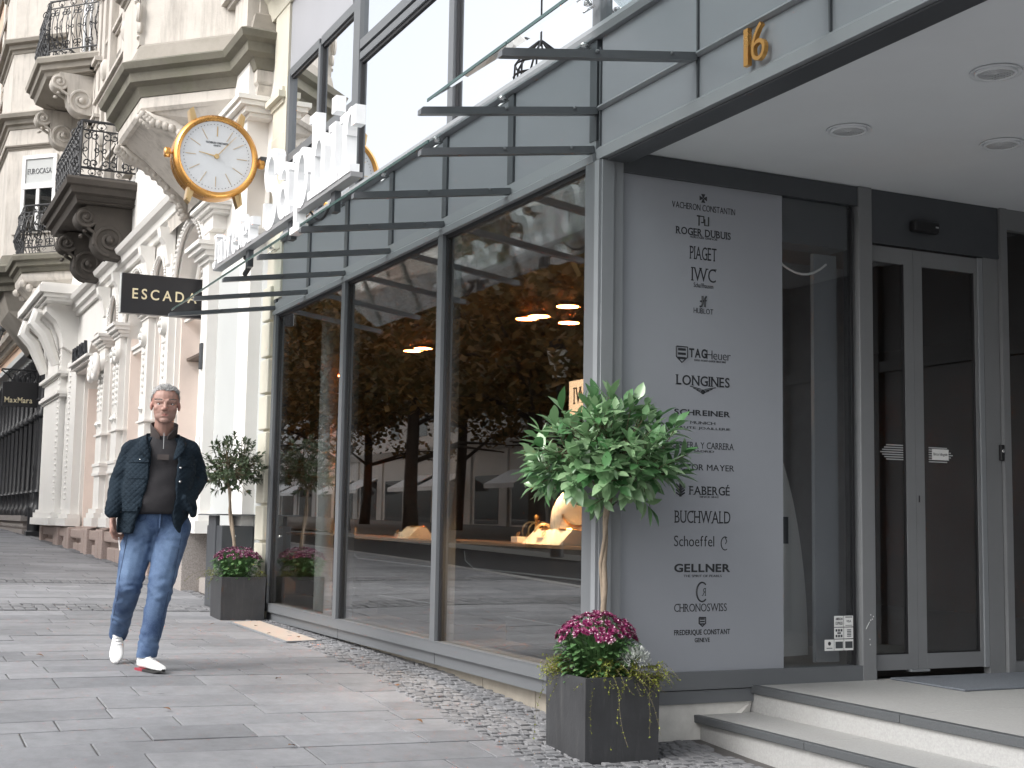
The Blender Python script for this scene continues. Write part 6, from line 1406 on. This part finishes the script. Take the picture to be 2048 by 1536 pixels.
while cnt<2600:
    d=rdir(rn)
    if not hairline(d): continue
    if d.y<.0 and abs(d.x)>.55 and d.z<.35 and d.y<-.42: continue
    p=hp(d.x*.0798,.015+d.y*.0985,.040+d.z*.089); up=d
    sw=Vector((rn.uniform(-.5,.5)+.25,.75 if d.z>.3 else .2,-.9 if d.z<.35 else .0)); sw=(sw-d*sw.dot(d)); 
    dr=(d*(.55 if d.z>.45 else .22)+sw.normalized()*.8+rdir(rn)*.25).normalized(); L_h=rn.uniform(.016,.030) if d.z>.4 else rn.uniform(.010,.018)
    add_leaf(mb,p,dr,d,L_h,.006,.25,.4,2); cnt+=1
hr=mb.build('hair',M['hair'],man,True,local=True)
mb=MB(); vs0=len(mb.v); ell(mb,hp(0,.017,.042),(.0800,.0990,.0885),24)
keep=[f for f in mb.f if all(hairline(((Vector(mb.v[i])-hp(0,.017,.042)).normalized())) for i in f)]; mb.f=keep; mb.mi=[0]*len(keep)
mb.build('scalp_hair',mat('dark_grey_hair_base',(.10,.098,.095),.8,.3,60),man,True,local=True)
# jeans
mb=MB(); ell(mb,(-.018,.02,.955),(.168,.125,.115)); ell(mb,(-.018,.02,1.01),(.162,.118,.06))
chain(mb,[HIL+Vector((.0,0,-.02)),HIL.lerp(KNL,.5),KNL,KNL.lerp(ANL,.55),ANL+Vector((0,-.01,-.005))],[.112,.102,.083,.072,.063])
chain(mb,[HIR+Vector((.01,0,-.02)),HIR.lerp(KNR,.5),KNR,KNR.lerp(ANR,.55),ANR+Vector((0,.0,-.015))],[.112,.099,.080,.069,.064])
jn=mb.build('jeans',M['denim'],man,True,local=True); fuse(jn,.0095,4)
# trim hems flat
for v in jn.data.vertices:
    if v.co.y<.1 and v.co.z<.085: v.co.z=.085
    n_=(ANL-KNL).normalized(); dd=(v.co-ANL).dot(n_)
    if v.co.x<-.12 and v.co.z<.35 and dd>.012: v.co-=n_*(dd-.012)
n_=len(jn.data.vertices); co_=[0.]*(3*n_); no_=[0.]*(3*n_); jn.data.vertices.foreach_get('co',co_); jn.data.vertices.foreach_get('normal',no_)
for i in range(n_):
    x,y,z=co_[3*i:3*i+3]; dx,dz=x+.012,z-.83; r_=math.hypot(dx,dz); an=math.atan2(dz,dx)
    h=.0045*math.sin(an*11+6*noise.noise(Vector((x,y,z))*7))*math.exp(-r_/.13)*max(0,min(1,-no_[3*i+1]+.4))
    for kn,fr_ in((KNL,1),(KNR,1)):
        d=math.hypot(x-kn.x,z-kn.z+.03); u=(z-kn.z)*62+(x-kn.x)*28+7*noise.noise(Vector((x,y,z))*9)
        h+=.0045*math.sin(u)*math.exp(-(d/.10)**2)
    for an_ in(ANL,ANR):
        d=math.hypot(x-an_.x,z-an_.z-.07); h+=.0050*math.sin((z-an_.z)*95+(x-an_.x)*35+6*noise.noise(Vector((x,y,z))*8))*math.exp(-(d/.075)**2)
    for j in range(3): co_[3*i+j]+=no_[3*i+j]*h
jn.data.vertices.foreach_set('co',co_); jn.data.update()
wrinkle(jn,.006,8,(.8,.8,1.3),lambda c:1 if c.z<.62 else .6); wrinkle(jn,.0055,15,(1,1,2.0),lambda c:max(0,1-abs(c.z-.80)/.12)+max(0,1-abs(c.z-.50)/.14)+max(0,1-abs(c.z-.16)/.12))
fa=jn.data.attributes.new('fade','FLOAT','POINT'); vals=[]
for v in jn.data.vertices:
    c=v.co; ax=HIL.lerp(KNL,max(0,min(1,(.93-c.z)/.4))) if c.x<-.02 else HIR.lerp(KNR,max(0,min(1,(.93-c.z)/.4)))
    fr=max(0,-v.normal.y); th=max(0,1-abs(c.z-.70)/.28); sh=max(0,1-abs(c.z-.42)/.12)*.4
    vals.append(max(0,fr**2*(th*.42+sh*.6)-.05))
fa.data.foreach_set('value',vals)
mb=MB(); mb.tube([(-.018+.170*math.cos(a),.02+.128*math.sin(a),1.035) for a in[2*math.pi*k/24 for k in range(24)]],.012,6,closed=True); mb.tube([(.005,-.112,1.02),(.004,-.118,.95),(.002,-.112,.90)],.006,5); mb.build('waistband',M['denim'],man,local=True)
def onj(x,z,y0=-1.):
    ok,loc,nn,_=jn.ray_cast(Vector((x,y0,z)),Vector((0,1,0))); return loc+Vector((0,-.002,0)) if ok else None
mb=MB()
for pts in ([(-.155,.965),(-.12,.94),(-.09,.955),(-.075,1.015)],[(.125,.965),(.09,.94),(.06,.955),(.045,1.015)],[(.018,1.01),(.016,.94),(.004,.90)],[(-.005,.88),(-.012,.82)]):
    q=[]
    for (a,b),(c,d) in zip(pts,pts[1:]):
        for t in(0,.33,.66):
            p=onj(a+(c-a)*t,b+(d-b)*t)
            if p: q.append(p)
    if len(q)>2: mb.tube(q,.0022,4)
for kk,(hi,kn,an_) in enumerate(((HIL,KNL,ANL),(HIR,KNR,ANR))):
    q=[]
    for k in range(22):
        z=.90-.034*k; 
        ax=hi.lerp(kn,(hi.z-z)/(hi.z-kn.z)) if z>kn.z else kn.lerp(an_,(kn.z-z)/(kn.z-an_.z))
        if z<an_.z+.02: break
        p=onj(ax.x+(.068 if kk==1 else -.068)*(1 if z>kn.z else .78),z)
        if p: q.append(p)
    if len(q)>3: mb.tube(q,.0018,4)
mb.build('seam_stitching',mat('dark_denim_seam',(.03,.05,.10),.8,.2),man,local=True)
# sweater
def ring(cx,cy,z,a,b,p=2.3,n=36): 
    out=[]
    for k in range(n):
        t=2*math.pi*k/n; c,s=math.cos(t),math.sin(t); out.append((cx+a*abs(c)**(2/p)*(1 if c>=0 else -1),cy+b*abs(s)**(2/p)*(1 if s>=0 else -1),z))
    return out
mb=MB(); rows=[(-.018,.0,.985,.158,.125),(-.018,-.005,1.0,.172,.140),(-.018,-.01,1.06,.178,.152),(-.012,-.01,1.14,.172,.152),(-.006,.0,1.24,.168,.142),(0,.005,1.34,.172,.128),(0,.012,1.42,.165,.11),(0,.018,1.475,.115,.085),(.004,.012,1.515,.073,.072)]
vs=[];n=36
for r in rows: vs+=ring(*r)
mb.add(vs,[(i*n+k,i*n+(k+1)%n,(i+1)*n+(k+1)%n,(i+1)*n+k) for i in range(len(rows)-1) for k in range(n)]+[list(range(n))[::-1],list(range((len(rows)-1)*n,len(rows)*n))])
sw_=mb.build('sweater',M['sweater'],man,True,local=True); ss=sw_.modifiers.new('s','SUBSURF'); ss.levels=2; ss.render_levels=2; evaluated(sw_); sw_.data.polygons.foreach_set('use_smooth',[True]*len(sw_.data.polygons)); wrinkle(sw_,.007,8,(.7,.7,1.8)); 
mb=MB()   # open stand collar with zip
for s in(-1,1):
    pts=[]
    for k in range(9):
        t=k/8; a=R_(90-s*0)+0; ang=R_(90)+s*R_(-163*t) if s>0 else R_(90)+R_(163*t)
        pts.append((.004+.076*math.cos(ang),.012+.074*math.sin(ang)))
    vs=[];
    for k,(x,y) in enumerate(pts):
        t=k/8; o=1+.10*t; vs+=[(x,y,1.495-.012*t),(x*1.04*o,y*1.02*o-.012*t,1.605-.03*t-.07*t**4),(x*1.13*o,y*1.12*o-.014*t,1.600-.033*t-.07*t**4),(x*1.12,y*1.14-.004*t,1.487-.012*t)]
    mb.add(vs,[(4*k+j,4*k+(j+1)%4,4*k+4+(j+1)%4,4*k+4+j) for k in range(8) for j in range(4)]+[(0,1,2,3),(32,35,34,33)])
mb.build('sweater_collar',M['collar'],man,True,local=True,auto=40)
mb=MB(); mb.tube([(.006,-.088,1.515),(.006,-.116,1.46),(.006,-.136,1.41)],.0022,5); mb.build('zip',M['frame_l'],man,local=True)
mb=MB(); mb.obox((.006,-.148,1.355),((1,0,0),(0,1,-.25),(0,.25,1)),(.036,.004,.018)); mb.build('zip_patch',M['collar'],man,local=True)
# jacket: open shell plus sleeves fused into one surface
mb=MB(); NA=44
JR=[ # z, cx, cy, a, b, left edge deg, right edge deg (from -y axis)
 (.885,-.050,.02,.222,.178,31,0),(.93,-.045,.02,.222,.176,29,24),(1.00,-.035,.018,.222,.178,24,30),(1.08,-.026,.012,.222,.182,20,32),(1.16,-.02,.010,.222,.182,17,30),(1.24,-.012,.012,.224,.176,15,29),(1.32,-.006,.015,.226,.166,15,28),(1.40,-.003,.020,.222,.148,17,27),(1.45,.0,.024,.188,.118,24,30),(1.49,.002,.026,.125,.095,33,36)]
def jrow(z,cx,cy,a,b,le,re,off):
    out=[]
    for k in range(NA+1):
        t=-(le)-(360-le-re)*k/NA   # start at the front left edge, run round the back to the right edge
        th=R_(t); s_,c_=math.sin(th),math.cos(th); p=2.25
        x=abs(s_)**(2/p)*(1 if s_>=0 else -1); y=-abs(c_)**(2/p)*(1 if c_>=0 else -1)
        out.append((cx+x*(a-off),cy+y*(b-off),z))
    return out
JR[0]=(.865,-.054,.02,.222,.180,31,54); JR[1]=(.92,-.047,.02,.220,.178,29,40)
m=NA+1; vs=[]
for off in(0,.030):
    for r in JR: vs+=jrow(*r,off)
fs=[];nr=len(JR);O=nr*m
for i in range(nr-1):
    for k in range(NA): fs+=[(i*m+k,i*m+k+1,(i+1)*m+k+1,(i+1)*m+k),(O+i*m+k,O+(i+1)*m+k,O+(i+1)*m+k+1,O+i*m+k+1)]
    fs+=[(i*m,(i+1)*m,O+(i+1)*m,O+i*m),(i*m+NA,O+i*m+NA,O+(i+1)*m+NA,(i+1)*m+NA)]
for k in range(NA): fs+=[(k,O+k,O+k+1,k+1),((nr-1)*m+k,(nr-1)*m+k+1,O+(nr-1)*m+k+1,O+(nr-1)*m+k)]
mb.add(vs,fs)
chain(mb,[(-.10,.03,1.455),SHL+Vector((0,0,-.01)),SHL.lerp(ELL,.5),ELL,ELL.lerp(WRL,.5),WRL+Vector((0,0,.035))],[.055,.072,.074,.070,.063,.052])
chain(mb,[(.10,.03,1.455),SHR+Vector((0,0,-.01)),SHR.lerp(ELR,.5),ELR,ELR.lerp(WRR,.5),WRR+Vector((0,0,.01))],[.055,.072,.074,.072,.065,.057])
# right skirt pushed out by the hand in the pocket
chain(mb,[(.20,.02,1.12),(.215,-.04,1.04),(.215,-.05,.985)],[.02,.022,.016]); chain(mb,[(.15,-.125,1.10),(.185,-.11,1.03),(.205,-.09,.985)],[.016,.016,.014]); caps(mb,(.205,-.09,.985),(.215,-.05,.985),.014,.016)
jk=mb.build('jacket',M['jacket'],man,True,local=True); fuse(jk,.0085,4)
wrinkle(jk,.008,9,(1,1,1.7)); wrinkle(jk,.006,15,(1,1,2.2),lambda c:max(0,1-(Vector(c)-ELL).length/.14)+max(0,1-(Vector(c)-ELR).length/.16)+max(0,1-(Vector(c)-WRL).length/.14))
# collar, lapels, pockets, buttons, cuffs
mb=MB()
for s in(-1,1):
    L0=[(s*.055,.105,1.515),(s*.10,.03,1.515),(s*.098,-.055,1.485),(s*.085,-.105,1.43),(s*.062+.0,-.150,1.335)]
    W0=[(s*.075,.135,1.475),(s*.145,.03,1.475),(s*.150,-.085,1.440),(s*.150,-.130,1.395),(s*.072,-.168,1.315)]
    vs=[]
    for a,b in zip(L0,W0): vs+=[Vector(a),Vector(b),Vector(b)+Vector((s*.004,-.012,.012)),Vector(a)+Vector((s*.004,-.012,.016))]
    mb.add(vs,[(4*k+j,4*k+(j+1)%4,4*k+4+(j+1)%4,4*k+4+j) for k in range(4) for j in range(4)]+[(0,1,2,3),(16,19,18,17)])
co=mb.build('jacket_collar',M['jacket'],man,True,local=True); sb=co.modifiers.new('s','SUBSURF'); sb.levels=1; sb.render_levels=1; evaluated(co); co.data.polygons.foreach_set('use_smooth',[True]*len(co.data.polygons))
def surf(x,z): # front surface of the jacket
    best=None
    ok,loc,nrm,_=jk.ray_cast(Vector((x,-1,z)),Vector((0,1,0)))
    return (loc,nrm) if ok else (Vector((x,-.16,z)),Vector((0,-1,0)))
mb=MB()
def patch(x0,x1,z0,z1,th=.010):
    nx,nz=5,4; vs=[]
    for o in(.001,th):
        for j in range(nz+1):
            for i in range(nx+1):
                p,nn_=surf(x0+(x1-x0)*i/nx,z0+(z1-z0)*j/nz); vs.append((p.x,p.y-o,p.z))
    q=nx+1; T=q*(nz+1); fs=[]
    for j in range(nz):
        for i in range(nx): fs.append((T+j*q+i,T+j*q+i+1,T+(j+1)*q+i+1,T+(j+1)*q+i))
    for i in range(nx): fs+=[(i,i+1,T+i+1,T+i),(nz*q+i,T+nz*q+i,T+nz*q+i+1,nz*q+i+1)]
    for j in range(nz): fs+=[(j*q,T+j*q,T+(j+1)*q,(j+1)*q),(j*q+nx,(j+1)*q+nx,T+(j+1)*q+nx,T+j*q+nx)]
    mb.add(vs,fs)
for a in((-.205,-.085,1.215,1.335,.006),(-.210,-.080,1.320,1.365,.013),(.115,.19,1.30,1.345,.013),(-.235,-.115,1.005,1.055,.014)):
    mb=MB(); patch(*a); mb.build('pocket',M['jacket'],man,True,local=True,auto=50)
for x,z in((-.135,1.335),(-.075,1.25),(-.085,1.10),(-.10,.97),(.118,1.29),(.118,1.20),(.142,1.335)):
    p,nn_=surf(x,z); mb=MB(); mb.ball((p.x,p.y-.008,p.z),.0075,8,5,(1,.5,1)); mb.build('button',M['chrome'],man,True,local=True)
mb=MB(); d_=(WRL-ELL).normalized(); mb.tube([WRL-d_*.03+Vector((.050*math.cos(a),.050*math.sin(a),0)) for a in[2*math.pi*k/18 for k in range(18)]],.008,6,closed=True); mb.build('cuff',M['collar'],man,True,local=True)
# shoes
def shoe(name,heel,toe,tilt,red):
    heel,toe=Vector(heel),Vector(toe); d=(toe-heel); Ls=d.length; f=d.normalized(); side=f.cross(Vector((0,0,1))).normalized(); up=side.cross(f).normalized()
    P=lambda t,s,u: heel+f*(Ls*t)+side*s+up*u
    mb=MB(); S=[(0,.026,.02,.085),(.08,.034,.02,.10),(.25,.036,.02,.105),(.42,.038,.02,.088),(.60,.046,.02,.068),(.78,.047,.02,.055),(.92,.036,.02,.045),(1.0,.012,.02,.030)]
    vs=[];n=14
    for t,w_,b0,h in S:
        for k in range(n):
            a=2*math.pi*k/n; c,s=math.cos(a),math.sin(a); vs.append(P(t,w_*abs(c)**.8*(1 if c>=0 else -1),b0+(h-b0)*(.5+.5*(abs(s)**.85*(1 if s>=0 else -1)))))
    mb.add(vs,[(i*n+k,i*n+(k+1)%n,(i+1)*n+(k+1)%n,(i+1)*n+k) for i in range(len(S)-1) for k in range(n)]+[list(range(n))[::-1],list(range((len(S)-1)*n,len(S)*n))])
    caps(mb,P(.16,0,.085),P(.14,0,.125),.040,.042)
    o=mb.build(name,M['shoe'],man,True,local=True); sb=o.modifiers.new('s','SUBSURF'); sb.levels=1; sb.render_levels=1; evaluated(o); o.data.polygons.foreach_set('use_smooth',[True]*len(o.data.polygons))
    def solepart(t0,t1,m,nm):
        mb=MB(); pts=[];n=10
        for k in range(n+1):
            t=t0+(t1-t0)*k/n; w_=.031+.012*math.sin(math.pi*min(1,t*.9+.08))-(.022*max(0,t-.85)/.15); pts.append((t,w_))
        poly=[(t,w_) for t,w_ in pts]+[(t,-w_) for t,w_ in pts[::-1]]
        mb.prism(poly,lambda a,b,dd:P(a,b,dd+(.012*max(0,a-.8)/.2)),0.004,.018); return mb.build(nm,m,man,local=True)
    if red: solepart(.0,.36,M['solered'],'heel_sole'); solepart(.37,1.0,M['sole'],'sole')
    else: solepart(-.02,1.0,M['shoe'],'sole')
    mb=MB()
    for k in range(4): mb.tube([P(.30+.09*k,-.026,.094-.010*k),P(.34+.09*k,0,.104-.013*k),P(.30+.09*k,.026,.094-.010*k)],.0045,5)
    mb.build('laces',M['paper'],man,True,local=True)
shoe('shoe',(-.085,-.10,.0),(.065,-.36,.0),0,True)
shoe('shoe',(-.238,.40,.13),(-.238,.20,.0),0,False)
cg=MB(); t0=tips[0][-2]; t1=tips[1][-2]; c0=tips[0][2].lerp(tips[1][2],.5)
mwt=man.matrix_basis; a_=mwt@(c0+Vector((.004,-.004,.012))); b2=mwt@(c0+Vector((.016,-.012,-.070)))
cg.tube([a_,b2],.0042,8); cgo=cg.build('cigarette',M['paper']); tag(cgo,'white cigarette held between the fingers of the walking man','cigarette')
